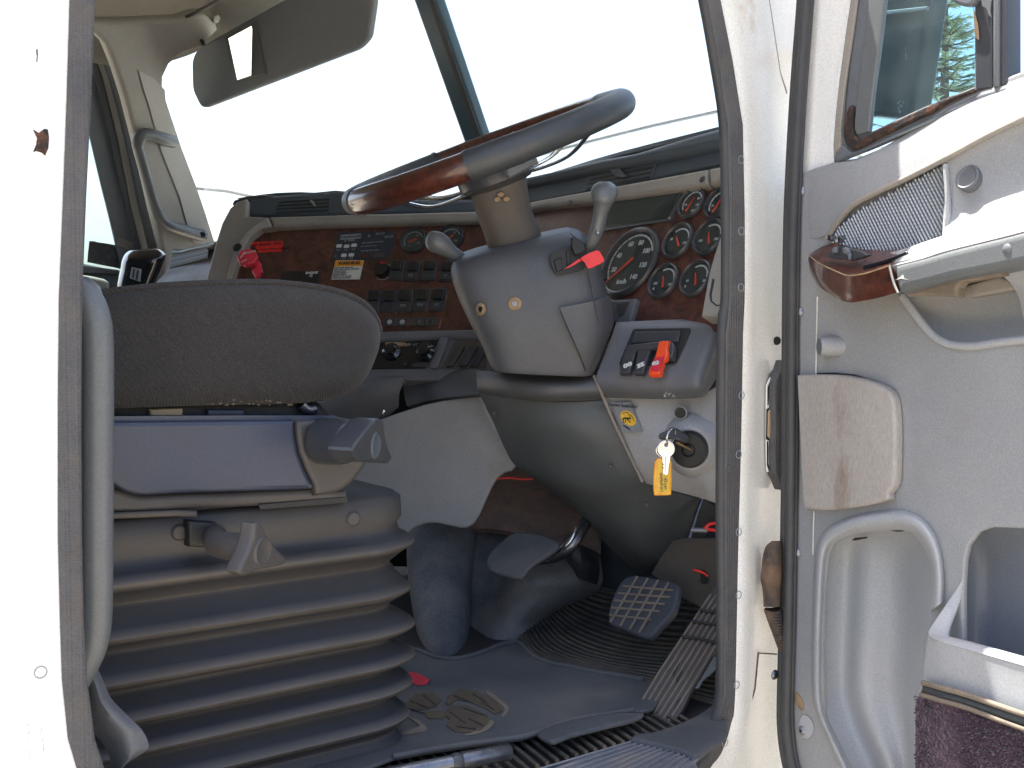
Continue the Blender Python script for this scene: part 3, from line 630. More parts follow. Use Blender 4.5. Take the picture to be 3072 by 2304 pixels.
floor_slab('kick_rubber', FZ + .012, S('J', (1528, 1372), (1545, 1345), (1640, 1335), (1760, 1300), (1880, 1250), (1960, 1200), (2020, 1150), (2080, 1140), (2080, 1330), (2000, 1390), (1900, 1475), (1840, 1450), (1700, 1412), (1580, 1385)), .014, 'mat_rubber', rb, .006, sm=2)
floor_slab('loose_flap', FZ + .020, S('J', (985, 1345), (1060, 1300), (1200, 1262), (1400, 1232), (1600, 1225), (1540, 1262), (1420, 1290), (1300, 1320), (1180, 1350), (1090, 1385), (1040, 1378)), .008, 'mat_rubber', rb, .004, sm=2)

sl = thing('sill_plate', 'ribbed aluminium tread plate lying across the door sill at the bottom of the doorway', 'sill plate', W(.6, .08, FZ))
floor_slab('plate', FZ + .004, S('J', (700, 1640), (1050, 1550), (1280, 1470), (1480, 1403), (1560, 1388), (1700, 1420), (1830, 1455), (1893, 1492), (1912, 1550), (1912, 1900), (700, 2100)), .01, 'aluminium', sl, .003)
rib = MB(); pz = TZ(FZ + .004)
for k in range(12):
    a = S('J', (720 + k * 78, 1640 + k * 16)); b = S('J', (1530 + k * 34, 1398 + k * 9))
    rib.addme(tube_me([pz.at(*a) + Z * .0008, pz.at(*b) + Z * .0008], .0022, 6))
rib.build('ribs', 'aluminium', sl)

pp = thing('steel_bar', 'round steel bar with a dark collar, lying on the floor in front of the seat', 'steel bar', W(.45, .1, FZ))
a, b = TZ(FZ + .03).at(*S('t', (-160, 610))), TZ(FZ + .03).at(*S('t', (800, 430)))
d = (b - a)
TUBE('shaft', [a, a + d * .45, a + d * .62], .0095, 'steel', pp, seg=20)
TUBE('socket_end', [a + d * .66, a + d * .665, a + d * .99, a + d], [.0095, .0115, .0118, .0105], 'steel', pp, seg=20)
TUBE('collar', [a + d * .60, a + d * .61, a + d * .66, a + d * .67], [.0100, .0112, .0112, .0100], 'black_plastic', pp, seg=20)

# tunnel, firewall insulation, side trims
tn = thing('engine_tunnel', 'dusty rubber covered engine tunnel behind the pedals, with brown insulation above', 'engine tunnel', W(1.0, .75, FZ))
tr = []
for xl, yl, xr, yr, Y, b_ in ((300, 80, 640, 70, 2.50, .07), (262, 135, 660, 130, 2.48, .09), (235, 215, 640, 220, 2.45, .10), (232, 340, 620, 350, 2.40, .11), (240, 460, 605, 470, 2.35, .12), (258, 600, 598, 610, 2.29, .12), (285, 740, 592, 755, 2.23, .12), (320, 850, 570, 872, 2.18, .115), (330, 900, 560, 920, 2.17, .115)):
    tr.append(S('J', (xl, yl)) + S('J', (xr, yr)) + (Y, b_, 2))
LOFT('rubber_post', tr, 'tunnel_cover', tn, pw=2.2)
PATCH('tunnel_wall', [jr((540, 120, 2.46), (760, 70, 2.46), (1000, 110, 2.44), (1180, 110, 2.42), (1360, 180, 2.40)), jr((560, 280, 2.42), (760, 200, 2.42), (960, 220, 2.38), (1160, 260, 2.34), (1350, 330, 2.32)),
      jr((580, 460, 2.36), (760, 450, 2.33), (950, 440, 2.20), (1150, 440, 2.22), (1360, 470, 2.28)), jr((590, 620, 2.32), (740, 600, 2.27), (900, 570, 2.19), (1080, 560, 2.22), (1300, 560, 2.32)),
      jr((570, 780, 2.27), (700, 760, 2.2), (820, 740, 2.18), (950, 700, 2.22), (1150, 640, 2.34)), jr((540, 900, 2.25), (680, 880, 2.17), (800, 840, 2.16), (900, 800, 2.18), (1000, 760, 2.3))], .01, 'tunnel_cover', tn, sub=5)
PATCH('insulation', [jr((180, -140, 2.60), (700, -190, 2.58), (1000, -140, 2.52), (1300, -20, 2.50)), jr((180, 20, 2.56), (700, -10, 2.46), (1000, 60, 2.41), (1320, 130, 2.38)),
      jr((180, 190, 2.52), (700, 165, 2.38), (1000, 225, 2.34), (1350, 310, 2.29))], .015, 'brown_insulation', tn, sub=4)
SLAB('footwell_back', Plane(P(1800, 1750, 2.42), -F), S('J', (-100, -200), (2150, -500), (2150, 900), (-100, 900)), .02, 'mat_black', tn, .004)
TUBE('red_wire', [P(*S('I', q), 2.33) for q in ((720, 850), (760, 838), (830, 834), (900, 842), (960, 838))], .0025, 'red_plastic', tn, sub=3)
PATCH('pedal_boot', [jr((1140, 200, 2.30), (1220, 250, 2.24), (1330, 300, 2.26)), jr((1150, 320, 2.27), (1240, 350, 2.2), (1345, 400, 2.24)), jr((1190, 440, 2.27), (1250, 460, 2.21), (1330, 490, 2.26))], .01, 'mat_black', tn, sub=4)

# ------------------------------------------------------------------ pedals
def pedal(name, label, loc): return thing(name, label, 'pedal', loc, 'pedals in the driver footwell')
bp = pedal('brake_pedal', 'square black brake pedal pad crossed by a worn dusty grid, middle of the pedals', P(1930, 1810, 1.95))
BPn = (-F * .72 - L * .12 + Z * .68); BP = Plane(P(1930, 1820, 1.93), BPn)
SLAB('pad', BP, S('J', (1392, 690), (1400, 610), (1440, 510), (1490, 445), (1560, 432), (1680, 452), (1785, 478), (1798, 520), (1770, 640), (1690, 730), (1640, 785), (1590, 790), (1480, 745), (1405, 715)), .018, 'pedal_rubber', bp, .006, sm=2)
gd = MB(); BG = BP.off(.0012)
for a, b in (((1408, 705), (1562, 440)), ((1462, 728), (1622, 452)), ((1517, 748), (1682, 462)), ((1572, 765), (1742, 476)), ((1480, 497), (1768, 522)), ((1452, 538), (1750, 562)), ((1432, 580), (1722, 602)), ((1414, 622), (1690, 642)), ((1400, 664), (1640, 690))):
    gd.addme(tube_me([BG.at(*S('J', a)), BG.at(*S('J', b))], .0022, 8))
gd.build('grid_rib', 'dusty_edge', bp)
TUBE('arm', [P(1960, 1830, 2.0), P(2010, 1760, 2.06), P(2030, 1600, 2.12), P(2040, 1480, 2.15)], .011, 'black_plastic', bp, sub=3)
ap = pedal('accelerator_pedal', 'long ribbed grey accelerator pedal with a broken lower edge, nearest the door', P(2025, 1968, 1.80))
APn = (-F * .80 - L * .15 + Z * .55); AC = PL3((1900, 2133, 1.730), (2010, 2175, 1.695), (2120, 1770, 1.90))
aout = [(1538, 1218), (1560, 1180), (1620, 1085), (1690, 1000), (1745, 885), (1765, 885), (1800, 820), (1860, 730), (1910, 640), (1965, 560), (2010, 500), (2150, 440), (2150, 760), (2022, 850), (1990, 905), (1960, 960), (1905, 1050), (1870, 1110), (1830, 1200), (1755, 1305), (1700, 1285), (1600, 1250)]
SLAB('tread', AC, S('J', *aout), .012, 'seat_plastic_warm', ap, .002)
gd = MB(); AG = AC.off(.0010)
for k in range(7):
    t = k / 6
    a = (1556 + 184 * t, 1212 + 68 * t); b = (1985 + 190 * t, 545 + 10 * t)
    m_ = (1700 + 230 * t - 10, 990 + 10 * t)
    gd.addme(tube_me([AG.at(*S('J', a)), AG.at(*S('J', m_)), AG.at(*S('J', b))], .0020, 8))
gd.build('tread_rib', 'dusty_edge', ap)
gd = MB()
for pts in (((1760, 1000), (1800, 930), (1806, 940), (1770, 1012)), ((1725, 980), (1770, 905), (1778, 912), (1735, 992)), ((1782, 1040), (1815, 975), (1822, 985), (1790, 1052)), ((1770, 1210), (1800, 1150), (1812, 1140), (1785, 1205))): SLAB('torn_slot', AC.off(.0022), S('J', *pts), .001, 'black_print', ap, .0002)
for q in (((1820, 790), (1920, 800), (2030, 830)), ((1880, 700), (1960, 712), (2040, 720)), ((1925, 635), (1980, 645), (2050, 650))):
    TUBE('hinge_pin', [AC.off(.003).at(*S('J', p)) for p in q], .0028, 'black_print', ap, sub=2)
SLAB('torn_edge', AC.off(-.006), S('J', (1985, 905), (2030, 900), (2060, 930), (1990, 1000), (1940, 1040), (1915, 1085), (1868, 1085), (1900, 1030)), .004, 'armrest_grey', ap, .001)
SLAB('pivot_bracket', Plane(P(2050, 1700, 2.0), -F * .95 - L * .2), S('J', (1640, 425), (1690, 335), (1760, 240), (1810, 222), (2100, 222), (2100, 650), (1980, 650), (1880, 600), (1790, 550)), .01, 'sleeve', ap, .003)
LATHE('bracket_hole', [(0, .0015), (.0125, .0015), (.013, 0)], Plane(P(2050, 1700, 2.0), -F * .95 - L * .2).at(*S('J', (1945, 445))), -F, 'black_print', ap, 24)
TUBE('red_lead', [P(*S('J', q), 1.96) for q in ((1885, 403), (1920, 412), (1950, 425), (1968, 440))], .0022, 'red_plastic', ap, sub=2)
TUBE('red_lead', [P(*S('J', q), 1.94) for q in ((1950, 165), (1975, 140), (2000, 135), (2080, 130))], .003, 'red_plastic', ap, sub=2)
TUBE('red_lead', [P(*S('J', q), 1.94) for q in ((1960, 170), (1990, 172), (2080, 190))], .003, 'red_plastic', ap, sub=2)
TUBE('connector', [P(*S('J', (1875, 172)), 1.95), P(*S('J', (1965, 176)), 1.94)], .0045, 'aluminium', ap)
TUBE('linkage', [P(*S('J', (1860, 225)), 2.0), P(*S('J', (1910, 60)), 2.02), P(*S('J', (1960, -60)), 2.04)], .004, 'steel', ap, sub=2)
cp_ = pedal('clutch_pedal', 'dusty dark clutch pedal on a bent steel arm, leftmost of the pedals', P(1560, 1670, 2.12))
CPn = (-F * .60 - L * .45 + Z * .66); CP = Plane(P(1560, 1670, 2.10), CPn)
SLAB('pad', CP, S('J', (690, 345), (715, 300), (780, 232), (860, 182), (1000, 192), (1108, 240), (1085, 290), (1000, 348), (940, 390), (885, 452), (800, 436), (710, 402)), .014, 'mat_rubber', cp_, .006, sm=2)
TUBE('arm', [P(*S('J', q), Y) for q, Y in (((960, 350), 2.14), ((1090, 320), 2.13), ((1180, 260), 2.12), ((1230, 190), 2.13), ((1262, 130), 2.15), ((1300, 30), 2.2))], [.010, .0135, .0135, .0125, .0125, .012], 'steel', cp_, sub=4, seg=14)
TUBE('arm_edge', [P(*S('J', q), Y) for q, Y in (((1040, 350), 2.115), ((1120, 300), 2.105), ((1180, 230), 2.10), ((1212, 160), 2.11))], .0025, 'chrome', cp_, sub=3)

# ------------------------------------------------------------------ driver seat
seat = thing('driver_seat', 'driver seat with brown-black cloth cushion, blue-grey side cover and rubber bellows base', 'seat', W(.28, .42, FZ))
SP = TL(.165)
cu = S('G', (250, 160), (400, 132), (600, 104), (750, 86), (900, 74), (1100, 62), (1280, 60), (1500, 70), (1700, 100), (1830, 142), (1920, 200), (1970, 260), (1988, 320), (1985, 400), (1965, 470), (1925, 560), (1870, 625), (1780, 675), (1650, 698), (1500, 708), (1200, 714), (900, 722), (600, 735), (250, 740))
cush = SLAB('cushion', TL(.150), cu, .50, 'seat_fabric', seat, .035, sm=3, res=8, ang=60)
TUBE('piping', [TL(.152).at(*S('G', q)) + L * .014 for q in ((430, 150), (600, 120), (900, 90), (1280, 76), (1500, 84), (1700, 112), (1820, 150), (1900, 200), (1945, 262), (1965, 330))], .004, 'seat_fabric', cush, sub=4)
fbb = MB(); rnd = random.Random(3)
for i in range(26):
    x, y = rnd.uniform(1050, 1500), 700 + rnd.uniform(-22, 6); r_ = rnd.uniform(2, 7)
    fbb.addme(slab_me(TL(.1485), [S('G', (x, y), (x + r_ * 2.4, y - r_ * .4), (x + r_ * 2, y + r_), (x + r_ * .4, y + r_))], .001, .0003, sm=2))
fbb.build('mud_spatter', 'mud', cush)
# gap hardware below the cushion
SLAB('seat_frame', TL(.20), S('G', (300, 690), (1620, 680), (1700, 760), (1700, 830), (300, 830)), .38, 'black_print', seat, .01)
SLAB('tan_spacer', TL(.19), S('G', (762, 728), (935, 722), (935, 775), (775, 775)), .03, 'tan_block', seat, .003)
SLAB('blue_spacer', TL(.19), S('G', (1060, 728), (1250, 728), (1250, 770), (1060, 770)), .03, 'seat_plastic', seat, .003)
TUBE('frame_bolt', [TL(.19).at(*S('G', (1540, 700))), TL(.19).at(*S('G', (1570, 728))), TL(.19).at(*S('G', (1605, 722)))], .008, 'steel', seat, sub=3)
# side cover
CV = TL(.145)
cvr = SLAB('side_cover', CV, S('G', (380, 792), (800, 790), (1200, 786), (1503, 784), (1508, 860), (1525, 950), (1560, 1040), (1605, 1130), (1600, 1136), (1200, 1150), (900, 1160), (720, 1170), (650, 1155), (600, 1130), (560, 1100), (480, 1060), (380, 1040)), .03, 'seat_plastic', seat, .006)
SLAB('cover_lip', TL(.155), S('G', (380, 770), (1200, 762), (1740, 768), (1740, 790), (1200, 792), (380, 800)), .4, 'seat_plastic', cvr, .008)
SLAB('cover_end', TL(.150), S('G', (1508, 784), (1640, 778), (1740, 770), (1840, 790), (1900, 860), (1905, 960), (1860, 1030), (1800, 1110), (1740, 1150), (1660, 1168), (1610, 1172), (1605, 1130), (1560, 1040), (1525, 950), (1511, 860)), .05, 'seat_plastic_warm', seat, .008)
low = SLAB('lower_cover', TL(.160), S('G', (380, 1030), (480, 1060), (600, 1130), (720, 1165), (1200, 1148), (1600, 1132), (1780, 1140), (1785, 1200), (1500, 1215), (1000, 1240), (700, 1262), (380, 1262)), .40, 'seat_plastic_warm', seat, .008)
SLAB('slide_slot', TL(.1585), S('G', (1320, 1215), (1775, 1175), (1775, 1205), (1330, 1240)), .002, 'black_print', low, .0005)
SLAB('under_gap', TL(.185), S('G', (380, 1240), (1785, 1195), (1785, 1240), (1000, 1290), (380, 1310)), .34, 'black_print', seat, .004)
TUBE('slide_rail', [TL(.158).at(*S('G', (400, 1278))), TL(.158).at(*S('G', (900, 1258))), TL(.158).at(*S('G', (1000, 1262)))], .004, 'sleeve', seat)
# star knobs
def star_knob(name, c, ax, up, r, m, m2, parent, dep=.02, depr=.4):
    pl = Plane(c, ax, up); pts = []
    for k in range(3):
        a = math.pi / 2 + k * 2 * math.pi / 3 + depr
        for da, rr in ((-.30, .93), (-.12, 1.0), (.12, 1.0), (.30, .93), (.62, .60), (1.05, .50), (1.48, .60)): pts.append((math.cos(a + da) * r * rr, math.sin(a + da) * r * rr))
    o = SLAB(name, pl, pts, dep, m, parent, .003, sm=2, uv=True)
    LATHE('knob_dimple', [(0, .0004), (r * .32, .0014), (r * .38, .0022), (r * .42, .0012), (r * .44, 0)], c, pl.n, m2, o, 28)
    return pl, o
ax1 = (-L * .92 + F * .35 - Z * .12)
kc = P(*S('G', (1885, 905)), 1.405)
kpl = Plane(P(*S('G', (1920, 900)), 1.385), (-L * .72 + F * .68 - Z * .04))
ko = SLAB('recline_knob', kpl, S('G', (1803, 925), (1850, 862), (1900, 800), (1925, 778), (1957, 782), (1966, 850), (1983, 920), (2003, 972), (1984, 1006), (1930, 1000), (1870, 1000), (1832, 988), (1808, 952)), .034, 'black_plastic', seat, .004, sm=2, res=4)
LATHE('knob_dimple', [(0, .0004), (.0125, .0012), (.0150, .0022), (.0165, .0010), (.0175, 0)], kpl.at(*S('G', (1916, 914))), kpl.n, 'dash_dark', ko, 28)
kpl.n = (-L * .93 + F * .36).normalized(); kc = P(*S('G', (1790, 900)), 1.420)
LATHE('knob_base', [(0, 0), (.022, 0), (.027, -.004), (.030, -.02), (.031, -.05), (0, -.05)], kc, kpl.n, 'black_plastic', seat, 36)
# bellows
LB = .185
def ringpts(z, out, f0=-.02, f1=.488, l1=.66, r=.06, k=6):
    q = rounded([(f0 - out, LB - out), (f1 + out, LB - out), (f1 + out, l1 + out), (f0 - out, l1 + out)], r + out, k)
    sag = lambda f, l: 0
    return [W(a, b, z) for a, b in q]
prof = [(-.226, .000, 0), (-.232, .008, .2), (-.262, .010, .5), (-.272, .004, .4), (-.284, .008, 0)]
zs = [(-.300, .030), (-.329, -.006), (-.364, .024), (-.388, -.008), (-.418, .030), (-.439, -.006), (-.466, .029), (-.484, -.006), (-.508, .026), (-.526, -.006), (-.552, .022), (-.572, .0), (-.600, .010)]
pr = list(prof)
for i, (z, o) in enumerate(zs):
    if o > .015: pr += [(z + .011, o - .011, 0), (z + .0045, o - .0025, .55), (z, o, 1), (z - .0045, o - .003, .8), (z - .010, o - .013, .1)]
    else: pr += [(z + .0045, o + .003, .35), (z, o, .9), (z - .004, o + .003, .3)]
vs = []; fs = []; nn = None
dust = []
for z, o, du in pr:
    q = ringpts(z, o); nn = len(q); vs += q; dust += [du] * nn
for i in range(len(pr) - 1):
    for k in range(nn): fs.append((i * nn + k, i * nn + (k + 1) % nn, (i + 1) * nn + (k + 1) % nn, (i + 1) * nn + k))
fs.append(tuple(range(nn)))
bm_ = mesh(vs, fs); b2 = bmesh.new(); b2.from_mesh(bm_); bmesh.ops.recalc_face_normals(b2, faces=b2.faces)
es = [e for e in b2.edges]; b2.to_mesh(bm_); b2.free()
# small sag of every fold so they are not ruler straight
def sagged(p):
    q = Vector(p); uu = max(0, min(1, ((q - A0).dot(F) + .02) / .50)); q.z -= .008 * 4 * uu * (1 - uu) * min(1, max(0, (-.24 - (q.z - EYE)) / .1)); q.z += mnoise.noise(Vector((q.x * 3.0, q.y * 3.0, q.z * 9))) * .006
    return q - L * mnoise.noise(Vector((q.x * 5, q.y * 5, q.z * 14 + 5))) * .005
for v in bm_.vertices: v.co = sagged(v.co)
bel = link('bellows', bm_, 'bellows_rubber', seat, 60)
at_ = bel.data.attributes.new('dust', 'FLOAT', 'POINT')
for k_, v_ in enumerate(dust): at_.data[k_].value = v_
for q in S('H', (912, 165)), S('H', (1800, 95)): LATHE('bellows_button', [(0, .006), (.008, .0055), (.0105, .003), (.011, 0)], TL(.176).at(*q), -L, 'seat_plastic_warm', bel, 24)
# height knob with shaft and bracket
SLAB('knob_bracket', TL(.155), S('H', (962, 108), (1110, 118), (1130, 150), (1085, 245), (965, 240)), .03, 'black_print', seat, .004)
k2 = P(*S('H', (1335, 260)), 1.22); pl2 = Plane(k2, (-L * .80 + F * .50 - Z * .05))
k2o = SLAB('height_knob', pl2, S('H', (1300, 122), (1335, 118), (1372, 190), (1430, 262), (1462, 292), (1450, 332), (1380, 346), (1300, 366), (1252, 388), (1222, 372), (1228, 345), (1262, 275), (1292, 190)), .020, 'seat_plastic_warm', seat, .004, sm=2, res=4)
LATHE('knob_dimple', [(0, .0004), (.0115, .0012), (.0140, .0022), (.0155, .0010), (.0165, 0)], pl2.at(*S('H', (1340, 262))), pl2.n, 'seat_plastic_warm', k2o, 28)
TUBE('knob_shaft', [k2 - pl2.n * .02, k2 - pl2.n * .06, P(*S('H', (1100, 185)), 1.37)], [.017, .015, .015], 'seat_plastic_warm', seat, seg=20)
SLAB('seat_back', TL(.20), [SPx for SPx in [(-60, 250), (150, 250), (170, 900), (150, 1150), (-100, 1200)]], .42, 'seat_fabric', seat, .04, res=6)

# gear lever
gl = thing('gear_lever', 'black gear lever knob with a silver shift pattern badge, behind the seat cushion', 'gear lever', W(.55, 1.1, FZ))
GY = 2.35
gk = [S('q', (760, 520)) + S('q', (1160, 500)) + (GY, .03, 2), S('q', (690, 570)) + S('q', (1235, 555)) + (GY, .042, 4), S('q', (640, 660)) + S('q', (1255, 620)) + (GY, .05, 4), S('q', (615, 800)) + S('q', (1210, 760)) + (GY, .05, 4),
      S('q', (590, 900)) + S('q', (1150, 900)) + (GY, .05, 4), S('q', (570, 1020)) + S('q', (1110, 1020)) + (GY, .05, 4), S('q', (570, 1200)) + S('q', (1090, 1200)) + (GY, .045, 4)]
gk[0] = gk[0][:4] + (GY, .03, 2)
LOFT('knob', gk, 'black_gloss', gl, pw=2.6)
gp_ = PL3(S('q', (760, 760)) + (GY - .052,), S('q', (900, 800)) + (GY - .050,), S('q', (750, 930)) + (GY - .052,))
SLAB('shift_badge', gp_.off(.001), S('q', (775, 758), (918, 790), (895, 965), (745, 915)), .0015, 'grey_print', gl, .0004)
bd = MB()
for pts in (((800, 780), (825, 785), (805, 915), (780, 905)), ((850, 800), (880, 805), (860, 940), (830, 930))): bd.addme(slab_me(gp_.off(.0016), [S('q', *pts)], .001, .0002))
bd.build('badge_bar', 'label_black', gl)
LATHE('shaft', [(.012, 0), (.012, .55)], W(.62, 1.12, FZ), Z, 'chrome', gl, 16)
# ------------------------------------------------------------------ dashboard
dash = thing('dashboard', 'grey truck dashboard with burl wood fascia, round gauges, switches and stickers', 'dashboard', W(1.15, .7, FZ))
AL = R(25)
CLn = -F * math.cos(AL) + Z * math.sin(AL)
CL = Plane(W(1.065, .3, .10), CLn)
dC = Vector((-.58, .16, 0)).normalized(); nh = Vector((-dC.y, dC.x, 0)); nh = nh if nh.y < 0 else -nh
CT = Plane(P(1450, 800, 2.43), nh * math.cos(AL) + Z * math.sin(AL))
SLAB('instrument_fascia', CL, [(1490, 622), (2240, 515), (2240, 990), (1490, 1012)], .03, 'wood', dash, .002)
SLAB('centre_fascia', CT, S('D', (80, 850), (125, 700), (190, 540), (260, 440), (360, 395), (520, 385), (1000, 385), (2080, 366), (2080, 1178), (170, 1178)), .03, 'wood', dash, .002)
bz = SLAB('dash_bezel', CT.off(.020), S('D', (28, 840), (68, 690), (100, 560), (150, 400), (208, 292), (262, 245), (326, 224), (338, 240), (330, 345), (480, 356), (516, 434), (430, 442), (355, 500), (302, 600), (250, 700), (212, 840)), .05, 'dash_tan', dash, .008, res=5)
SLAB('bezel_lip', CT.off(.023), S('D', (168, 840), (205, 700), (252, 570), (330, 465), (400, 410), (478, 372), (506, 424), (430, 436), (352, 494), (298, 596), (245, 700), (206, 840)), .006, 'trim_shade', bz, .0025)
LATHE('bezel_hole', [(0, .0012), (.010, .0012), (.011, 0)], CT.off(.0232).at(*S('a', (177, 565))), CT.n, 'black_print', bz, 20)
SLAB('centre_rail', CT.off(.018), S('D', (484, 352), (800, 342), (950, 337), (1400, 325), (2080, 308), (2080, 384), (1500, 398), (1000, 411), (519, 432)), .03, 'dash_tan', dash, .009, res=5)
SLAB('instrument_rail', CL.off(.018), [(1480, 627), (1616, 597), (1888, 547), (2120, 504), (2123, 554), (1888, 590), (1616, 622), (1480, 650)], .03, 'dash_tan', dash, .009, res=5)
SLAB('instrument_rail', CL.off(.020), [(2124, 503), (2260, 478), (2260, 527), (2127, 553)], .03, 'dash_tan', dash, .009, res=5)
for px, py in ((1707, 608), (2107, 538)): LATHE('rail_plug', [(0, .001), (.006, .001), (.007, 0)], CL.off(.0185).at(px, py), CL.n, 'black_plastic', dash, 16)
# upper pad
pc = SLAB('centre_pad', CT.off(.006), S('D', (346, 346), (342, 262), (366, 232), (500, 212), (760, 190), (1000, 170), (1100, 186), (1400, 232), (1700, 246), (2080, 232), (2080, 320), (1400, 330), (950, 342), (480, 350)), .03, 'dash_dark', dash, .006)
SLAB('pad_crest', CT.off(.002), S('D', (226, 262), (240, 236), (330, 205), (420, 196), (560, 205), (760, 184), (960, 163), (1060, 172), (1150, 190), (1400, 226), (1700, 238), (2080, 225), (2080, 250), (1700, 262), (1400, 250), (1000, 190), (760, 206), (500, 230), (366, 248), (300, 262)), .02, 'black_plastic', pc, .005)
def vent(name, pl, quad, n_, parent, tabm='dash_tan'):
    v = SLAB(name, pl, quad, .004, 'dash_dark', parent, .0015)
    (x0, y0), (x1, y1), (x2, y2), (x3, y3) = quad
    sl_ = MB()
    for i in range(n_):
        a = (i + .25) / n_; b = (i + .72) / n_
        mx = .035
        q = []
        for (u_, w_) in ((mx, a), (1 - mx, a), (1 - mx, b), (mx, b)):
            q.append(((x0 * (1 - u_) + x1 * u_) * (1 - w_) + (x3 * (1 - u_) + x2 * u_) * w_, (y0 * (1 - u_) + y1 * u_) * (1 - w_) + (y3 * (1 - u_) + y2 * u_) * w_))
        sl_.addme(slab_me(pl.off(.0012), [q], .001, .0003))
    sl_.build('slot', 'black_print', v)
    return v
v1 = vent('air_vent', CT.off(.008), S('D', (548, 243), (935, 215), (925, 322), (518, 338)), 4, dash)
SLAB('vent_tab', CT.off(.016), S('D', (775, 238), (795, 234), (825, 272), (808, 280)), .006, 'dash_tan', v1, .001)
pd = SLAB('instrument_pad', CL.off(.004), S('f', (-40, 1010), (270, 940), (840, 820), (1490, 700), (2090, 575), (2330, 525), (2330, 690), (2110, 752), (1400, 920), (290, 1125), (-40, 1190)), .03, 'dash_dark', dash, .004)
SLAB('pad_crest', CL.off(.022), S('f', (-60, 935), (260, 868), (600, 790), (1000, 690), (1280, 640), (1500, 572), (1800, 480), (2090, 398), (2330, 330), (2330, 530), (2090, 585), (1490, 712), (840, 832), (270, 952), (-60, 1020)), .05, 'dash_dark', pd, .016, res=6)
v2 = vent('air_vent', CL.off(.007), S('f', (842, 858), (1492, 722), (1428, 905), (790, 1020)), 4, dash)
SLAB('vent_tab', CL.off(.015), S('f', (1040, 820), (1130, 800), (1190, 880), (1150, 892), (1080, 870)), .006, 'dash_dark', v2, .001)
PATCH('dash_top', [[(x, y, pl_.off(-.02).at(x, y).y) for x, y, pl_ in ((715, 606, CT), (900, 588, CT), (1300, 606, CT), (1560, 545, CL), (1860, 466, CL), (2260, 370, CL))],
                   [(725, 680, 3.0), (900, 690, 2.95), (1300, 690, 2.85), (1600, 620, 2.6), (1900, 560, 2.4), (2300, 470, 2.15)],
                   [(735, 720, 3.3), (900, 740, 3.15), (1380, 720, 3.0), (1700, 660, 2.8), (2000, 600, 2.55), (2400, 560, 2.25)]], .01, 'dash_dark', dash, sub=4)
# far (passenger) end of the dashboard
PD = PL3(S('q', (1850, 920)) + (2.75,), S('q', (1110, 1000)) + (3.1,), S('q', (1300, 560)) + (3.1,))
PATCH('passenger_dash', [[tuple(S('q', a)) + (y,) for a, y in r] for r in (
    (((1330, 525), 3.08), ((1500, 520), 2.98), ((1750, 450), 2.86), ((2050, 370), 2.76)), (((1290, 780), 3.06), ((1480, 740), 2.96), ((1800, 640), 2.84), ((2050, 580), 2.75)),
    (((1120, 990), 3.0), ((1400, 920), 2.9), ((1800, 880), 2.8), ((2050, 860), 2.72)), (((1000, 1300), 2.98), ((1400, 1300), 2.88), ((1800, 1300), 2.78), ((2050, 1300), 2.7)))], .03, 'dash_grey', dash, sub=4)
PVn = PL3(S('q', (1330, 560)) + (3.055,), S('q', (1850, 440)) + (2.80,), S('q', (1300, 760)) + (3.05,))
v3 = vent('air_vent', PVn.off(.004), S('q', (1330, 575), (1860, 470), (1850, 625), (1300, 775)), 3, dash)
SLAB('dash_cowl', PVn.off(.010), S('q', (1300, 560), (1320, 510), (1360, 490), (1480, 510), (1600, 470), (1780, 430), (1940, 385), (1960, 400), (1860, 480), (1600, 535), (1340, 590)), .05, 'black_plastic', dash, .008)

# gauges
NUM = {}
def gauge(pl, r, needle, numbers=(), arc=(225, -45), label='small round gauge', big=False, marks='white_print', lit=None, half=False):
    g_ = LATHE('gauge', [(r * .90, .001), (r * .92, .006), (r * .97, .0085), (r * 1.03, .007), (r * 1.07, .003), (r * 1.08, 0)], pl.o, pl.n, 'black_plastic', dash, 48)
    LATHE('dial', [(0, .0012), (r * .95, .0012), (r * .95, 0)], pl.o, pl.n, 'dial_black', g_, 48)
    mb = MB(); a0, a1 = arc; nseg = 14 if big else 8; rr = r * (.84 if big else .78); wd = r * (.05 if big else .09)
    for i in range(nseg):
        p0 = R(a0 + (a1 - a0) * (i + .06) / nseg); p1 = R(a0 + (a1 - a0) * (i + .94) / nseg)
        lp = [(math.cos(p0 + (p1 - p0) * t) * rr, math.sin(p0 + (p1 - p0) * t) * rr) for t in (0, .33, .66, 1)] + [(math.cos(p0 + (p1 - p0) * t) * (rr - wd), math.sin(p0 + (p1 - p0) * t) * (rr - wd)) for t in (1, .66, .33, 0)]
        mb.addme(slab_me(pl.off(.0018), [lp], .0005, .0001, uv=True))
    for s_, a, rad in numbers:
        q = Plane(pl.pt(math.cos(R(a)) * rad * r, math.sin(R(a)) * rad * r, .0016), pl.n); q.u, q.v, q.n = pl.u, pl.v, pl.n
        mb.addme(text_me(s_, q, r * (.20 if big else .20), .0003, bold=.0003 if big else 0))
    mb.build('scale_marks', marks, g_)
    a, ln, bk_ = needle; c, s_ = math.cos(R(a)), math.sin(R(a)); wn = r * (.035 if big else .055)
    nd = [(-c * bk_ * r - s_ * wn * 1.2, -s_ * bk_ * r + c * wn * 1.2), (-c * bk_ * r + s_ * wn * 1.2, -s_ * bk_ * r - c * wn * 1.2), (c * ln * r + s_ * wn * .5, s_ * ln * r - c * wn * .5), (c * ln * r - s_ * wn * .5, s_ * ln * r + c * wn * .5)]
    link('needle', slab_me(pl.off(.0042), [nd], .0012, .0003, uv=True), 'needle_red', g_)
    LATHE('cover_glass', [(0, .0062), (r * .6, .0058), (r * .93, .005)], pl.o, pl.n, 'gauge_glass', g_, 40)
    return g_
spd = S('d', (495, 1172))
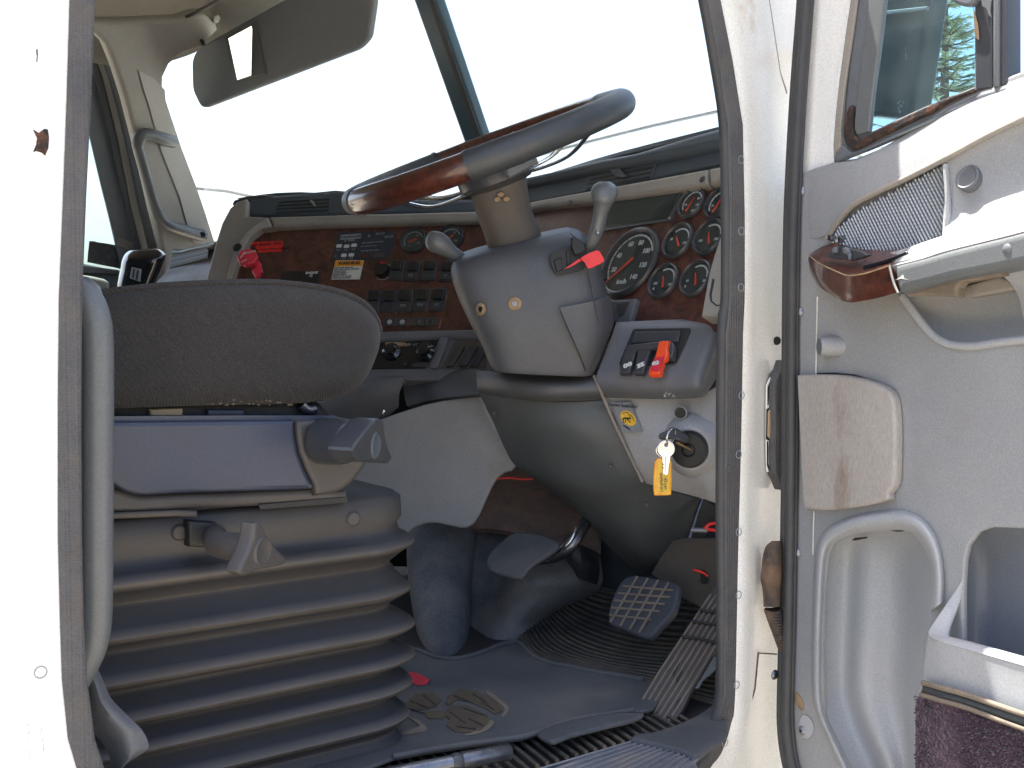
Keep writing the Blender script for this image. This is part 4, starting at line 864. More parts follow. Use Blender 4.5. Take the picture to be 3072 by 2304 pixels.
gauge(CL.sub(*spd).off(.002), .0685, (222, .92, .16), [(s_, a, .60) for s_, a in (('20', 200), ('40', 158), ('60', 112), ('80', 72), ('100', 30), ('120', -12), ('140', -52))] + [('km/h', -95, .60)], (222, 20), big=True)
smalls = [((1310, 400), .0300, (70, .35, .62), (215, 20), (('0', 235, .55), ('30', 190, .5), ('90', 30, .5), ('120', -20, .55), ('psi', -60, .6))),
          ((1665, 410), .0300, (70, .35, .62), (215, 20), (('0', 235, .55), ('30', 190, .5))),
          ((1128, 900), .0335, (128, .30, .42), (128, 10), (('50', 165, .62), ('150', -15, .55))),
          ((1540, 850), .0335, (112, .30, .42), (118, 10), (('100', 195, .62), ('150', 90, .98), ('200', -15, .55))),
          ((940, 1425), .0330, (112, .30, .42), (118, 5), (('100', 190, .62), ('0', 215, .75), ('200', -20, .62))),
          ((1365, 1390), .0335, (112, .34, .42), (118, 5), (('10', 190, .62), ('0', 215, .75), ('18', -15, .62)))]
for c, r, nd, arc, nums in smalls: gauge(CL.sub(*S('d', c)).off(.002), r, nd, nums, arc)
gauge(CT.sub(*S('b', (1190, 412))).off(.002), .0300, (205, .45, .30), (('0', 235, .55), ('60', 60, .5), ('120', -30, .5)), (215, 20), marks='grey_print')
gauge(CT.sub(*S('b', (1735, 372))).off(.002), .0300, (225, .40, .30), (('0', 235, .55), ('60', 60, .5), ('120', -30, .5)), (215, 20), marks='grey_print')
# message display
sc1 = SLAB('display_frame', CL.off(.006), S('d', (60, 760), (110, 640), (180, 320), (330, 310), (1150, 245), (1160, 262), (1010, 610), (960, 620)), .012, 'black_plastic', dash, .003)
SLAB('display_screen', CL.off(.0075), S('d', (130, 690), (200, 350), (1100, 275), (975, 590)), .002, 'screen_green', sc1, .0006)
LATHE('display_screw', [(0, .002), (.003, .0015), (.0035, 0)], CL.off(.008).at(*S('d', (1000, 590))), CL.n, 'chrome', sc1, 12)
# red park brake knob with its label
rl = SLAB('brake_label', CT.off(.0012), S('a', (405, 478), (650, 468), (905, 455), (945, 468), (905, 630), (700, 638), (520, 650), (470, 560), (380, 545)), .0012, 'red_plastic', dash, .0003)
kb = CT.off(.001).sub(*S('a', (640, 520)), rot=R(4))
TEXT('label_lettering', 'PARK BRAKE  PULL', kb.off(.0004), .0105, 'black_print', rl, bold=.0002)
TEXT('label_lettering', 'TO APPLY  NOT WHILE MOVING', CT.off(.0014).sub(*S('a', (700, 598)), rot=R(3)), .0075, 'black_print', rl)
KN = Plane(P(*S('a', (345, 710)), 2.50), (CT.n + Vector((.35, -.1, .25))).normalized())
kpts = []
for k in range(48):
    a = 2 * math.pi * k / 48; kpts.append((math.cos(a) * .0228 * (1 + .06 * math.cos(8 * a)), math.sin(a) * .0228 * (1 + .06 * math.cos(8 * a))))
kn = SLAB('park_brake_knob', KN, kpts, .016, 'pink_red', dash, .004, uv=True)
TUBE('knob_shaft', [KN.o - KN.n * .015, P(*S('a', (430, 800)), 2.515), P(*S('a', (500, 880)), 2.535)], [.013, .011, .012], 'pink_red', kn)
SLAB('knob_grip', KN.off(-.02), [KN.loc(KN.at(*q)) for q in S('a', (400, 850), (480, 760), (530, 745), (590, 850), (570, 885), (540, 890), (520, 950), (470, 955))], .014, 'pink_red', kn, .003, uv=True)
TEXT('knob_lettering', 'PARKING', KN.sub(*S('a', (375, 650)), rot=R(18)).off(.0003), .0072, 'label_white', kn, shear=.1)
TEXT('knob_lettering', 'BRAKE', KN.sub(*S('a', (270, 690)), rot=R(62)).off(.0003), .0068, 'label_white', kn)
TEXT('knob_lettering', 'PUSH', KN.sub(*S('a', (290, 790)), rot=R(40)).off(.0003), .0065, 'label_white', kn)
# black plate at the cushion edge
bpl = SLAB('switch_plate', CT.off(.002), S('a', (900, 985), (960, 950), (1560, 955), (1500, 1250), (850, 1250)), .006, 'black_gloss', dash, .002)
TEXT('plate_lettering', 'ENGINE', CT.off(.0035).sub(*S('a', (1410, 988)), rot=R(2)), .0085, 'white_print', bpl, bold=.0002)
TEXT('plate_lettering', '12', CT.off(.0035).sub(*S('a', (1395, 1035)), rot=R(2)), .0085, 'white_print', bpl)
# shift pattern placard
pk = SLAB('shift_placard', CT.off(.001), S('D', (985, 465), (1150, 462), (1385, 455), (1378, 560), (1335, 650), (1150, 662), (945, 665), (950, 600)), .001, 'label_black', dash, .0002)
def dt(s_, c, size, m='white_print', par=pk, rot=3, bold=0, fr_='b', pl=CT, h=.0015): return TEXT('lettering', s_, pl.off(h).sub(*S(fr_, c), rot=R(rot)), size, m, par, bold=bold)
ov = MB(); pq = CT.off(.0013).sub(*S('b', (256, 345)), rot=R(3)); ov.addme(slab_me(pq.off(.0003), [RECT(.054, .013, .0064)], .0003, .00008, uv=True)); ov.build('placard_badge', 'grey_print', pk)
dt('ROADRANGER', (256, 347), .0080, 'label_black', h=.0020, bold=.0002); dt('18  SPEED', (235, 402), .0065, 'grey_print')
bl = MB()
for c in ((85, 480), (195, 485), (305, 470), (155, 618), (265, 612)): bl.addme(slab_me(CT.off(.0015).sub(*S('b', c)), [RECT(.0135, .0085, .002)], .0003, .00008, uv=True))
bl.build('gear_block', 'white_print', pk)
for i, (c, s_) in enumerate((((70, 540), 'LO'), ((180, 540), '1 2'), ((295, 530), '5 6'), ((35, 632), 'R'), ((150, 665), '3 4'), ((262, 662), '7 8'))): dt(s_, c, .0060, 'grey_print')
for i, (c, wd) in enumerate((((580, 425), .060), ((520, 480), .045), ((540, 545), .050), ((690, 300), .030), ((820, 345), .022), ((530, 335), .014))):
    dt('shift range lever to select' if wd > .04 else ('HI LO' if wd > .02 else 'R'), c, wd * .085 if wd > .04 else .0085, 'grey_print')
bl = MB(); bl.addme(slab_me(CT.off(.0015).sub(*S('b', (470, 628)), rot=R(2)), [RECT(.032, .0085, .0012)], .0003, .00008, uv=True)); bl.build('placard_caution', 'wood_bright', pk)
bl = MB(); bl.addme(slab_me(CT.off(.0013).sub(*S('b', (675, 615)), rot=R(2)), [RECT(.026, .0095, .0012)], .0003, .00008, uv=True)); bl.build('placard_caution', 'sleeve', pk)
# warning sticker
wk = SLAB('warning_sticker', CT.off(.0012), S('D', (965, 665), (1165, 665), (1135, 800), (932, 802)), .0012, 'label_white', dash, .0002)
SLAB('sticker_header', CT.off(.0016), S('D', (965, 667), (1163, 667), (1155, 706), (953, 710)), .0006, 'label_orange', wk, .0001)
TEXT('lettering', 'WARNING', CT.off(.0021).sub(*S('D', (1060, 686)), rot=R(1)), .0112, 'black_print', wk, bold=.0003)
for i, s_ in enumerate(('Park brake does not', 'hold truck on the driveline.', 'Always lower', 'wheels before', 'leaving vehicle.', 'Failure to do so may', 'result in an accident.')):
    TEXT('lettering', s_, CT.off(.0016).sub(*S('D', (957 - i * 3.0, 719 + i * 12.2)), rot=R(1)), .0056, 'seat_plastic', wk, align='LEFT')
# rotary knob and rocker switches
kq = CT.sub(*S('b', (735, 860)))
rk = LATHE('heater_knob', [(.017, 0), (.0185, .006), (.016, .018), (0, .019)], kq.o, kq.n, 'black_gloss', dash, 32)
SLAB('knob_ring', kq.off(.001), [(math.cos(R(a)) * .0215, math.sin(R(a)) * .0215) for a in range(-130, 75, 10)] + [(math.cos(R(a)) * .0200, math.sin(R(a)) * .0200) for a in range(70, -135, -10)], .001, 'grey_print', rk, .0002, uv=True)
SLAB('knob_pointer', kq.off(.0197), RECT(.012, .003, .0005, .004, .012), .001, 'red_plastic', rk, .0002, uv=True)
def rocker(c, w_, h_, symbol=None, m='black_plastic', up=True):
    q = CT.sub(*S('D', c)); v_ = SLAB('rocker_switch', q.off(.003), RECT(w_, h_, .004), .008, 'black_plastic', dash, .0015, uv=True)
    SLAB('rocker_face', q.off(.0075), RECT(w_ * .72, h_ * .46, .004, 0, h_ * (.20 if up else -.18)), .006, 'black_gloss', v_, .002, uv=True)
    SLAB('rocker_face', q.off(.0045), RECT(w_ * .72, h_ * .34, .004, 0, h_ * (-.26 if up else .26)), .004, 'black_plastic', v_, .001, uv=True)
    if symbol: TEXT('switch_lettering', symbol, q.off(.0050).sub(0, 0) if False else Plane_at(q, 0, -h_ * .24, .0050), .0085, 'grey_print', v_)
    return v_
def Plane_at(q, u_, v_, h_):
    p = Plane(q.pt(u_, v_, h_), q.n); p.u, p.v, p.n = q.u, q.v, q.n; return p
for c, s_ in (((1400, 740), None), ((1510, 745), 'CC'), ((1632, 738), None), ((1755, 745), 'X')): rocker(c, .034, .052, s_)
for c, s_ in (((1235, 955), None), ((1345, 960), None), ((1455, 955), 'ON'), ((1575, 950), 'ON'), ((1695, 948), 'AC')): rocker(c, .036, .056, s_)
for c in ((1350, 1108), (1440, 1108), (1550, 1105), (1645, 1105)):
    q = CT.sub(*S('D', c)); v_ = SLAB('indicator_lamp', q.off(.003), RECT(.030, .020, .003), .006, 'black_plastic', dash, .001, uv=True)
    LATHE('lens', [(0, .0025), (.004, .002), (.006, 0)], q.pt(0, 0, .003), q.n, 'grey_print' if c[0] < 1500 else 'screen_green', v_, 16)
for q4 in (((1285, 875), (1290, 875), (1258, 960), (1252, 958)), ((1398, 1010), (1405, 1010), (1392, 1045), (1386, 1040)), ((1618, 990), (1625, 985), (1612, 1030), (1605, 1035)), ((1765, 880), (1770, 880), (1730, 1035), (1724, 1035)), ((1500, 1085), (1512, 1080), (1500, 1130), (1492, 1125)), ((1712, 1080), (1718, 1080), (1704, 1150), (1697, 1150))):
    SLAB('worn_mark', CT.off(.0012), S('D', *q4), .0008, 'bronze_dust', dash, .0002)
# lower part of the centre panel
SLAB('centre_lower_bar', CT.off(.012), S('D', (1150, 1172), (1300, 1165), (1950, 1152), (2080, 1150), (2080, 1235), (1800, 1215), (1690, 1222), (1350, 1240), (1150, 1245)), .04, 'dash_grey', dash, .008, res=5)
CT2 = CT.off(.004)
SLAB('centre_lower_panel', CT2, S('D', (1150, 1200), (2080, 1190), (2080, 1520), (1150, 1520)), .03, 'dash_grey', dash, .002)
hv = SLAB('heater_panel', CT2.off(.002), S('D', (1150, 1245), (1340, 1242), (1690, 1228), (1680, 1270), (1620, 1425), (1600, 1434), (1150, 1440)), .003, 'black_gloss', dash, .001)
SLAB('tan_handle', CT2.off(.008), S('c', (150, 1100), (480, 1098), (520, 1120), (525, 1165), (150, 1165)), .008, 'bronze_dust', hv, .002)
TEXT('lettering', 'OFF  A/C', CT2.off(.0035).sub(*S('c', (620, 1150)), rot=R(1)), .0075, 'grey_print', hv)
for c in ((270, 1270), (870, 1285)):
    q = CT2.off(.003).sub(*S('c', c)); LATHE('heater_dial', [(.020, 0), (.021, .004), (.013, .008), (.0115, .017), (0, .018)], q.o, q.n, 'black_gloss', hv, 32)
SLAB('fan_slider', CT2.off(.005), S('c', (610, 1495), (680, 1470), (830, 1460), (900, 1470), (870, 1545), (640, 1550)), .004, 'black_plastic', hv, .001)
LATHE('blue_lamp', [(0, .002), (.0035, .0015), (.004, 0)], CT2.off(.003).at(*S('c', (515, 1490))), CT2.n, 'seat_plastic', hv, 12)
SLAB('panel_divider', CT2.off(.012), S('c', (1110, 1010), (1290, 1000), (1250, 1100), (1080, 1540), (1010, 1560), (940, 1555), (960, 1460), (1060, 1230)), .014, 'dash_grey', dash, .004)
sw = SLAB('switch_recess', CT2.off(.002), S('c', (1400, 1060), (1900, 1040), (1960, 1560), (1110, 1570), (1250, 1380)), .003, 'sleeve', dash, .001)
for x0, x1 in ((1250, 1430), (1490, 1640), (1680, 1800)):
    SLAB('slim_switch', CT2.off(.010), S('c', (x0 + 160, 1190), (x0 + 310, 1180), (x0 + 100, 1520), (x0 - 30, 1530)), .008, 'black_plastic', sw, .002)
lp = PATCH('dash_lower_lip', [[tuple(S('I', a)) + (y,) for a, y in r] for r in (
    (((205, 262), 2.415), ((300, 205), 2.405), ((470, 200), 2.355), ((660, 205), 2.295)), (((212, 300), 2.385), ((300, 265), 2.375), ((470, 248), 2.325), ((660, 245), 2.265)),
    (((218, 360), 2.360), ((320, 335), 2.345), ((470, 310), 2.300), ((660, 295), 2.240)), (((232, 418), 2.345), ((340, 392), 2.330), ((480, 368), 2.285), ((660, 350), 2.225)))], .015, 'column_grey', dash, sub=5)
PATCH('ashtray_cover', [[tuple(S('G', a)) + (y,) for a, y in r] for r in (
    (((1500, 700), 2.42), ((1750, 600), 2.40), ((1890, 566), 2.38), ((2070, 560), 2.37)), (((1480, 760), 2.38), ((1750, 650), 2.36), ((1890, 600), 2.345), ((2060, 575), 2.34)),
    (((1500, 800), 2.38), ((1760, 720), 2.36), ((1900, 680), 2.345), ((2038, 650), 2.34)), (((1600, 840), 2.40), ((1850, 790), 2.39), ((1960, 775), 2.38), ((2036, 715), 2.37)))], .02, 'dash_grey', dash, sub=4)
LATHE('screw', [(0, .003), (.005, .002), (.006, 0)], P(*S('G', (1957, 738)), 2.335), -F, 'chrome', dash, 16)
# light side panel under the dash
SPn = PL3(S('I', (100, 490)) + (2.36,), S('I', (640, 380)) + (2.27,), S('I', (400, 1100)) + (2.30,))
PATCHED = SLAB('lower_side_panel', SPn, S('I', (-250, 560), (-20, 520), (60, 500), (230, 443), (330, 412), (430, 390), (540, 374), (650, 356), (690, 450), (770, 600), (822, 700), (856, 768), (830, 795), (790, 805), (745, 840), (715, 890), (690, 945), (662, 1010), (640, 1060), (612, 1102), (575, 1124), (530, 1124), (480, 1112), (400, 1096), (340, 1098), (280, 1118), (235, 1150), (205, 1185), (160, 1230), (-250, 1240)), .012, 'dash_grey_light', dash, .005)
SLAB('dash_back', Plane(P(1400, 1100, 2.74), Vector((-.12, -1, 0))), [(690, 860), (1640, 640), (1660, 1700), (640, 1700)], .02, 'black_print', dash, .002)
# right hand switch panel
rp = PATCH('side_switch_panel', [[tuple(S('E', a)) + (y,) for a, y in r] for r in (
    (((1215, 1032), 1.945), ((1450, 1020), 1.905), ((1700, 1010), 1.870), ((1885, 1004), 1.842), ((1990, 1000), 1.845)),
    (((1195, 1090), 1.915), ((1450, 1078), 1.870), ((1700, 1068), 1.836), ((1888, 1060), 1.808), ((1985, 1070), 1.835)),
    (((1130, 1270), 1.898), ((1400, 1262), 1.848), ((1640, 1252), 1.812), ((1840, 1250), 1.785), ((1935, 1270), 1.845)),
    (((1085, 1385), 1.885), ((1380, 1390), 1.833), ((1600, 1395), 1.800), ((1790, 1400), 1.774), ((1880, 1400), 1.845)),
    (((1105, 1465), 1.888), ((1380, 1480), 1.836), ((1600, 1482), 1.802), ((1785, 1470), 1.776), ((1850, 1450), 1.845)),
    (((1152, 1532), 1.915), ((1380, 1540), 1.865), ((1600, 1542), 1.83), ((1765, 1532), 1.806), ((1810, 1510), 1.845)))], .02, 'dash_grey', dash, sub=5)
SW = PL3(S('E', (1195, 1090)) + (1.915,), S('E', (1888, 1060)) + (1.808,), S('E', (1380, 1390)) + (1.833,)).off(.0045)
rc = SLAB('switch_well', SW, S('E', (1335, 1072), (1700, 1066), (1706, 1085), (1672, 1180), (1615, 1296), (1590, 1312), (1240, 1325), (1232, 1300), (1320, 1085)), .006, 'black_print', rp, .002)
SLAB('switch_lid', SW.off(.006), S('E', (1330, 1092), (1640, 1085), (1625, 1160), (1310, 1170)), .008, 'black_plastic', rc, .003)
SLAB('switch_guard', SW.off(.016), S('E', (1275, 1178), (1480, 1155), (1560, 1150), (1590, 1160), (1605, 1200), (1590, 1275), (1555, 1270), (1530, 1200), (1440, 1205), (1290, 1228), (1268, 1215)), .014, 'black_plastic', rc, .005)
for pts, s_, sx_ in ((((1262, 1218), (1345, 1215), (1300, 1368), (1232, 1370)), 'o', (1288, 1312)), (((1355, 1216), (1440, 1210), (1392, 1370), (1325, 1372)), 'z', (1375, 1312))):
    t_ = SLAB('rocker_switch', SW.off(.014), S('E', *pts), .012, 'black_plastic', rc, .003)
    TEXT('switch_lettering', s_ * 2, SW.off(.0146).sub(*S('E', sx_), rot=R(28)), .014, 'white_print', t_, bold=.0008)
rg = SLAB('red_switch_cover', SW.off(.022), S('E', (1490, 1158), (1520, 1150), (1566, 1150), (1553, 1205), (1560, 1235), (1545, 1268), (1525, 1285), (1502, 1378), (1428, 1380), (1422, 1360), (1468, 1255), (1478, 1215)), .014, 'orange_red', rc, .004)
SLAB('red_switch_face', SW.off(.0235), S('E', (1470, 1270), (1535, 1255), (1500, 1355), (1440, 1355)), .002, 'pink_red', rg, .0006)
TEXT('switch_lettering', '8', SW.off(.0242).sub(*S('E', (1477, 1302)), rot=R(108)), .016, 'label_white', rg, bold=.0006)
# cream dust scratches on the lip
sc2 = MB(); rnd = random.Random(21)
for i in range(14):
    x, y = rnd.uniform(1520, 1610), rnd.uniform(1508, 1534); q0 = P(*S('E', (x, y)), 1.815); sc2.addme(tube_me([q0, P(*S('E', (x + rnd.uniform(-8, 8), y - rnd.uniform(6, 18))), 1.812)], .0005, 4))
sc2.build('scuff', 'label_white', rp)
# end trim at the right of the gauges
et = SLAB('end_trim', CL.off(.03), S('E', (1775, 993), (1800, 850), (1828, 700), (1875, 540), (1925, 395), (2080, 330), (2080, 990)), .04, 'trim_shade', dash, .004)
SLAB('trim_groove', CL.off(.0305), S('E', (1830, 850), (1850, 740), (1866, 748), (1846, 850), (1850, 890), (1880, 915), (2000, 915), (2000, 924), (1875, 924), (1838, 895)), .001, 'black_plastic', et, .0003)
SLAB('column_bracket', CL.off(.012), S('E', (1165, 868), (1195, 885), (1345, 872), (1300, 1030), (1210, 1055), (1185, 1010), (1170, 940)), .03, 'dash_grey', dash, .004)
SLAB('bracket_slot', CL.off(.0128), S('E', (1215, 915), (1300, 895), (1265, 980), (1230, 1000), (1215, 960)), .001, 'seat_plastic_warm', dash, .0003)
# ignition panel under the switches
ip = PATCH('ignition_panel', [[tuple(S('I', a)) + (y,) for a, y in r] for r in (
    (((1368, 372), 1.935), ((1600, 375), 1.90), ((1850, 370), 1.86), ((1960, 340), 1.845), ((2130, 240), 1.84)), (((1430, 480), 1.93), ((1640, 500), 1.885), ((1860, 520), 1.85), ((1960, 520), 1.825), ((2130, 500), 1.84)),
    (((1482, 620), 1.93), ((1680, 640), 1.875), ((1870, 660), 1.84), ((1980, 660), 1.82), ((2130, 660), 1.84)), (((1540, 760), 1.935), ((1720, 790), 1.885), ((1900, 830), 1.84), ((1990, 850), 1.83), ((2130, 860), 1.85)),
    (((1596, 862), 1.95), ((1740, 900), 1.91), ((1890, 940), 1.88), ((1980, 968), 1.865), ((2130, 1020), 1.87)))], .012, 'dash_grey_light', dash, sub=5)
IPn = (P(*S('I', (1700, 600)), 1.87) - P(*S('I', (1900, 600)), 1.84)); 
IGn = (-F * .80 - L * .52 - Z * .06).normalized(); IG = Plane(P(*S('e', (1205, 885)), 1.815), IGn)
ps = LATHE('ignition_pod', [(.060, -.050), (.052, -.024), (.044, -.010), (.037, -.002), (.033, .000), (.030, -.004)], IG.o, IG.n, 'dash_grey_light', ip, 48, ang=80)
LATHE('ignition_switch', [(.0305, -.03), (.0305, .006), (.028, .010), (.012, .011), (.009, .006), (0, .006)], IG.o, IG.n, 'black_print', ip, 48)
sk = PL3(S('e', (160, 260)) + (1.915,), S('e', (420, 260)) + (1.900,), S('e', (560, 650)) + (1.890,)).off(.001)
s1 = SLAB('seat_belt_sticker', sk, S('e', (158, 262), (405, 252), (575, 650), (325, 658)), .001, 'label_grey', ip, .0002)
eb = sk.at(*S('e', (378, 470)))
oval = S('e', *[(378 + 98 * math.cos(t) * 1.0 + 62 * math.sin(t) * .55, 470 + 98 * math.cos(t) * .70 - 98 * math.sin(t) * .78) for t in [2 * math.pi * k / 40 for k in range(40)]])
SLAB('sticker_disc', sk.off(.0006), oval, .0006, 'yellow', s1, .0001)
pic = MB()
for pts in (((285, 480), (330, 455), (405, 462), (430, 482), (380, 485), (420, 525), (408, 530), (350, 480)), ((335, 480), (345, 482), (352, 530), (340, 528)), ((300, 478), (318, 475), (330, 535), (318, 532)), ((300, 400), (360, 380), (405, 430), (412, 462), (400, 462), (392, 432), (358, 392), (306, 408)), ((410, 420), (425, 425), (462, 505), (455, 512))):
    pic.addme(slab_me(sk.off(.0011), [S('e', *pts)], .0005, .0001))
pic.addme(slab_me(sk.off(.0008), [S('e', (300, 555), (340, 570), (385, 595), (420, 640), (380, 622), (320, 582))], .0005, .0001))
pic.build('sticker_pictogram', 'black_print', s1)
TEXT('lettering', 'Fasten Seatbelts', sk.off(.0006).sub(*S('e', (305, 300)), rot=R(-3)), .0082, 'label_black', s1, bold=.0002)
LATHE('panel_hole', [(0, .0025), (.0085, .0025), (.0095, 0)], P(*S('e', (1075, 400)), 1.835), IGn, 'black_print', ip, 24)
LATHE('hole_rim', [(.009, .0), (.0105, .0035), (.0115, .0)], P(*S('e', (1082, 396)), 1.834), IGn, 'label_white', ip, 24, cap=False)

# ------------------------------------------------------------------ steering column
col = thing('steering_column', 'grey plastic steering column with brown upper sleeve, two stalks and a red tab', 'steering column', W(.9, .42, FZ))
CC = [S('E', (250, 560)) + S('E', (900, 410)) + (1.985, .075, 8), S('E', (180, 590)) + S('E', (985, 440)) + (1.98, .098, 12), S('E', (140, 630)) + S('E', (1045, 510)) + (1.975, .107, 14), S('E', (118, 705)) + S('E', (1095, 625)) + (1.97, .11, 12),
      S('E', (160, 850)) + S('E', (1150, 820)) + (1.965, .11, 8), S('E', (230, 1010)) + S('E', (1195, 1020)) + (1.96, .105, 5), S('E', (312, 1160)) + S('E', (1150, 1170)) + (1.96, .10, 10), S('E', (365, 1280)) + S('E', (1095, 1320)) + (1.96, .092, 18), S('E', (390, 1320)) + S('E', (1065, 1355)) + (1.96, .088, 20)]
sh = LOFT('shroud', CC, 'column_grey', col, pw=4.4, n=80, sub=5)
PATCH('shroud_facet', [[tuple(S('E', a)) + (y,) for a, y in r] for r in (
    (((838, 935), 1.839), ((1000, 905), 1.843), ((1100, 882), 1.855), ((1172, 860), 1.892)), (((895, 1070), 1.840), ((1040, 1060), 1.849), ((1130, 1050), 1.865), ((1198, 1030), 1.909)),
    (((958, 1210), 1.847), ((1050, 1200), 1.855), ((1105, 1190), 1.871), ((1142, 1180), 1.905)), (((1016, 1358), 1.872), ((1040, 1356), 1.880), ((1056, 1352), 1.892), ((1072, 1344), 1.912)))], .006, 'column_grey', sh, sub=5)
TUBE('shroud_seam', [P(*S('E', q), y) for q, y in (((905, 440), 1.874), ((960, 500), 1.876), ((1010, 640), 1.862), ((1040, 760), 1.864), ((1062, 880), 1.848), ((1100, 1050), 1.858), ((1140, 1180), 1.902))], .0012, 'black_plastic', sh, sub=4)
HO = PL3(S('E', (790, 600)) + (1.856,), S('E', (830, 710)) + (1.855,), S('E', (1000, 500)) + (1.868,)).off(.006)
ho = SLAB('key_opening', HO, S('E', (772, 592), (790, 570), (850, 550), (905, 530), (930, 500), (990, 498), (1012, 540), (1020, 620), (1010, 668), (970, 690), (860, 714), (825, 716), (800, 695), (778, 640)), .004, 'black_print', sh, .001, sm=2)
for pts in (((800, 620), (850, 600), (860, 680), (820, 700)), ((880, 560), (905, 545), (915, 640), (890, 660))): SLAB('lock_part', HO.off(.003), S('E', *pts), .006, 'black_print', ho, .002)
SLAB('flap', HO.off(.012), S('E', (918, 472), (940, 464), (985, 490), (1005, 520), (1012, 548), (980, 575), (940, 585), (922, 540)), .008, 'black_print', sh, .002)
SLAB('red_tab_strip', HO.off(.014), S('E', (868, 680), (965, 612), (1000, 605), (990, 622), (905, 668)), .002, 'red_plastic', col, .0006)
SLAB('red_tab', HO.off(.020), S('E', (978, 606), (1030, 575), (1080, 556), (1102, 560), (1115, 580), (1135, 625), (1085, 655), (1030, 676), (1005, 635)), .002, 'red_plastic', col, .0008, sm=2)
for c, r in (((540, 908), .0105), ((313, 945), .010)):
    q = P(*S('E', c), 1.853 if c[0] > 400 else 1.856); ax = (CAM - q).normalized() + (L * .5 - F * .5 if c[0] < 400 else Vector((0, 0, 0)))
    o_ = LATHE('screw_recess', [(r * .45, .0005), (r * .6, .0025), (r, .0012), (r * 1.1, 0)], q, ax, 'bronze_dust', sh, 24)
    LATHE('screw', [(0, .0012), (r * .45, .0010), (r * .5, 0)], q, ax, 'steel', o_, 16)
SL = [(1394, 500, 1570, 480, 1.955, .048, 3), (1397, 560, 1578, 525, 1.955, .050, 5), (1410, 580, 1583, 560, 1.96, .051, 6), (1428, 640, 1592, 620, 1.965, .053, 7), (1447, 690, 1606, 655, 1.97, .055, 8), (1462, 735, 1620, 690, 1.975, .057, 9), (1468, 770, 1628, 730, 1.98, .057, 9)]
sv = LOFT('sleeve', SL, 'sleeve', col, pw=2.6)
bf = PL3((1440, 640, 1.910), (1560, 630, 1.910), (1480, 560, 1.903)).off(.0025)
em2 = MB()
for c in ((448, 185), (425, 218), (485, 215)):
    x, y = c; em2.addme(slab_me(bf, [S('E', (x - 22, y), (x - 8, y - 15), (x + 14, y - 13), (x + 22, y + 2), (x + 8, y + 15), (x - 12, y + 14))], .002, .0006, sm=2))
em2.build('worn_emblem', 'bronze_dust', sv)
CVR = PATCH('column_collar', [[tuple(S('I', a)) + (y,) for a, y in r] for r in (
    (((636, 215), 2.07), ((760, 222), 1.99), ((1000, 245), 1.94), ((1200, 240), 1.93), ((1330, 215), 1.925)), (((634, 262), 2.05), ((780, 275), 1.96), ((1000, 292), 1.91), ((1200, 290), 1.90), ((1345, 275), 1.90)),
    (((640, 318), 2.05), ((790, 335), 1.96), ((1000, 356), 1.91), ((1220, 352), 1.90), ((1358, 340), 1.90)), (((650, 350), 2.07), ((800, 368), 1.985), ((1000, 392), 1.935), ((1220, 390), 1.925), ((1368, 382), 1.925)))], .012, 'column_grey', col, sub=5)
CV2 = PATCH('column_cover', [[tuple(S('I', a)) + (y,) for a, y in r] for r in (
    (((652, 354), 2.09), ((820, 372), 1.99), ((1090, 398), 1.945), ((1365, 388), 1.93)), (((722, 490), 2.11), ((890, 520), 1.99), ((1180, 540), 1.935), ((1432, 530), 1.925)),
    (((790, 650), 2.13), ((980, 700), 2.00), ((1290, 710), 1.945), ((1502, 680), 1.93)), (((870, 775), 2.15), ((1070, 850), 2.01), ((1380, 870), 1.96), ((1590, 845), 1.94)),
    (((1075, 915), 2.17), ((1230, 970), 2.04), ((1490, 990), 1.985), ((1720, 905), 1.975)), (((1250, 1070), 2.18), ((1370, 1120), 2.07), ((1570, 1140), 2.02), ((1880, 945), 2.03)),
    (((1440, 1280), 2.19), ((1510, 1300), 2.12), ((1640, 1290), 2.08), ((2010, 1000), 2.08)), (((1545, 1382), 2.2), ((1590, 1395), 2.16), ((1680, 1380), 2.14), ((2080, 1120), 2.13)))], .01, 'column_dark', col, sub=5)
TUBE('cover_seam', [P(*S('I', q), y) for q, y in (((1312, 245), 1.905), ((1345, 320), 1.895), ((1372, 385), 1.915), ((1435, 530), 1.915), ((1505, 680), 1.92), ((1560, 790), 1.93), ((1592, 858), 1.93))], .0030, 'dash_tan', col, sub=4)
for q, y in (((735, 462), 2.065), ((1352, 432), 1.92), ((1408, 768), 1.935), ((1615, 990), 1.975)): LATHE('cover_screw', [(0, .0015), (.003, .001), (.0037, 0)], P(*S('I', q), y - .004), (CAM - P(*S('I', q), y)), 'sleeve', CV2, 14)
LOFT('trailer_brake_lever', [S('E', (1105, 98)) + S('E', (1165, 98)) + (1.84, .012, 0), S('E', (1068, 118)) + S('E', (1205, 122)) + (1.84, .022, 2), S('E', (1046, 155)) + S('E', (1226, 160)) + (1.84, .028, 3), S('E', (1052, 205)) + S('E', (1212, 215)) + (1.84, .029, 4), S('E', (1062, 255)) + S('E', (1180, 270)) + (1.845, .025, 3),
     S('E', (1058, 330)) + S('E', (1152, 345)) + (1.85, .020, 0), S('E', (1038, 420)) + S('E', (1128, 440)) + (1.855, .018, 0), S('E', (1010, 500)) + S('E', (1092, 515)) + (1.865, .016, 0), S('E', (1000, 560)) + S('E', (1062, 565)) + (1.875, .012, 0)], 'armrest_grey', col, pw=2.3)
LATHE('lever_pin', [(0, .002), (.0035, .0015), (.004, 0)], P(*S('E', (1083, 442)), 1.835), -L, 'chrome', col, 12)
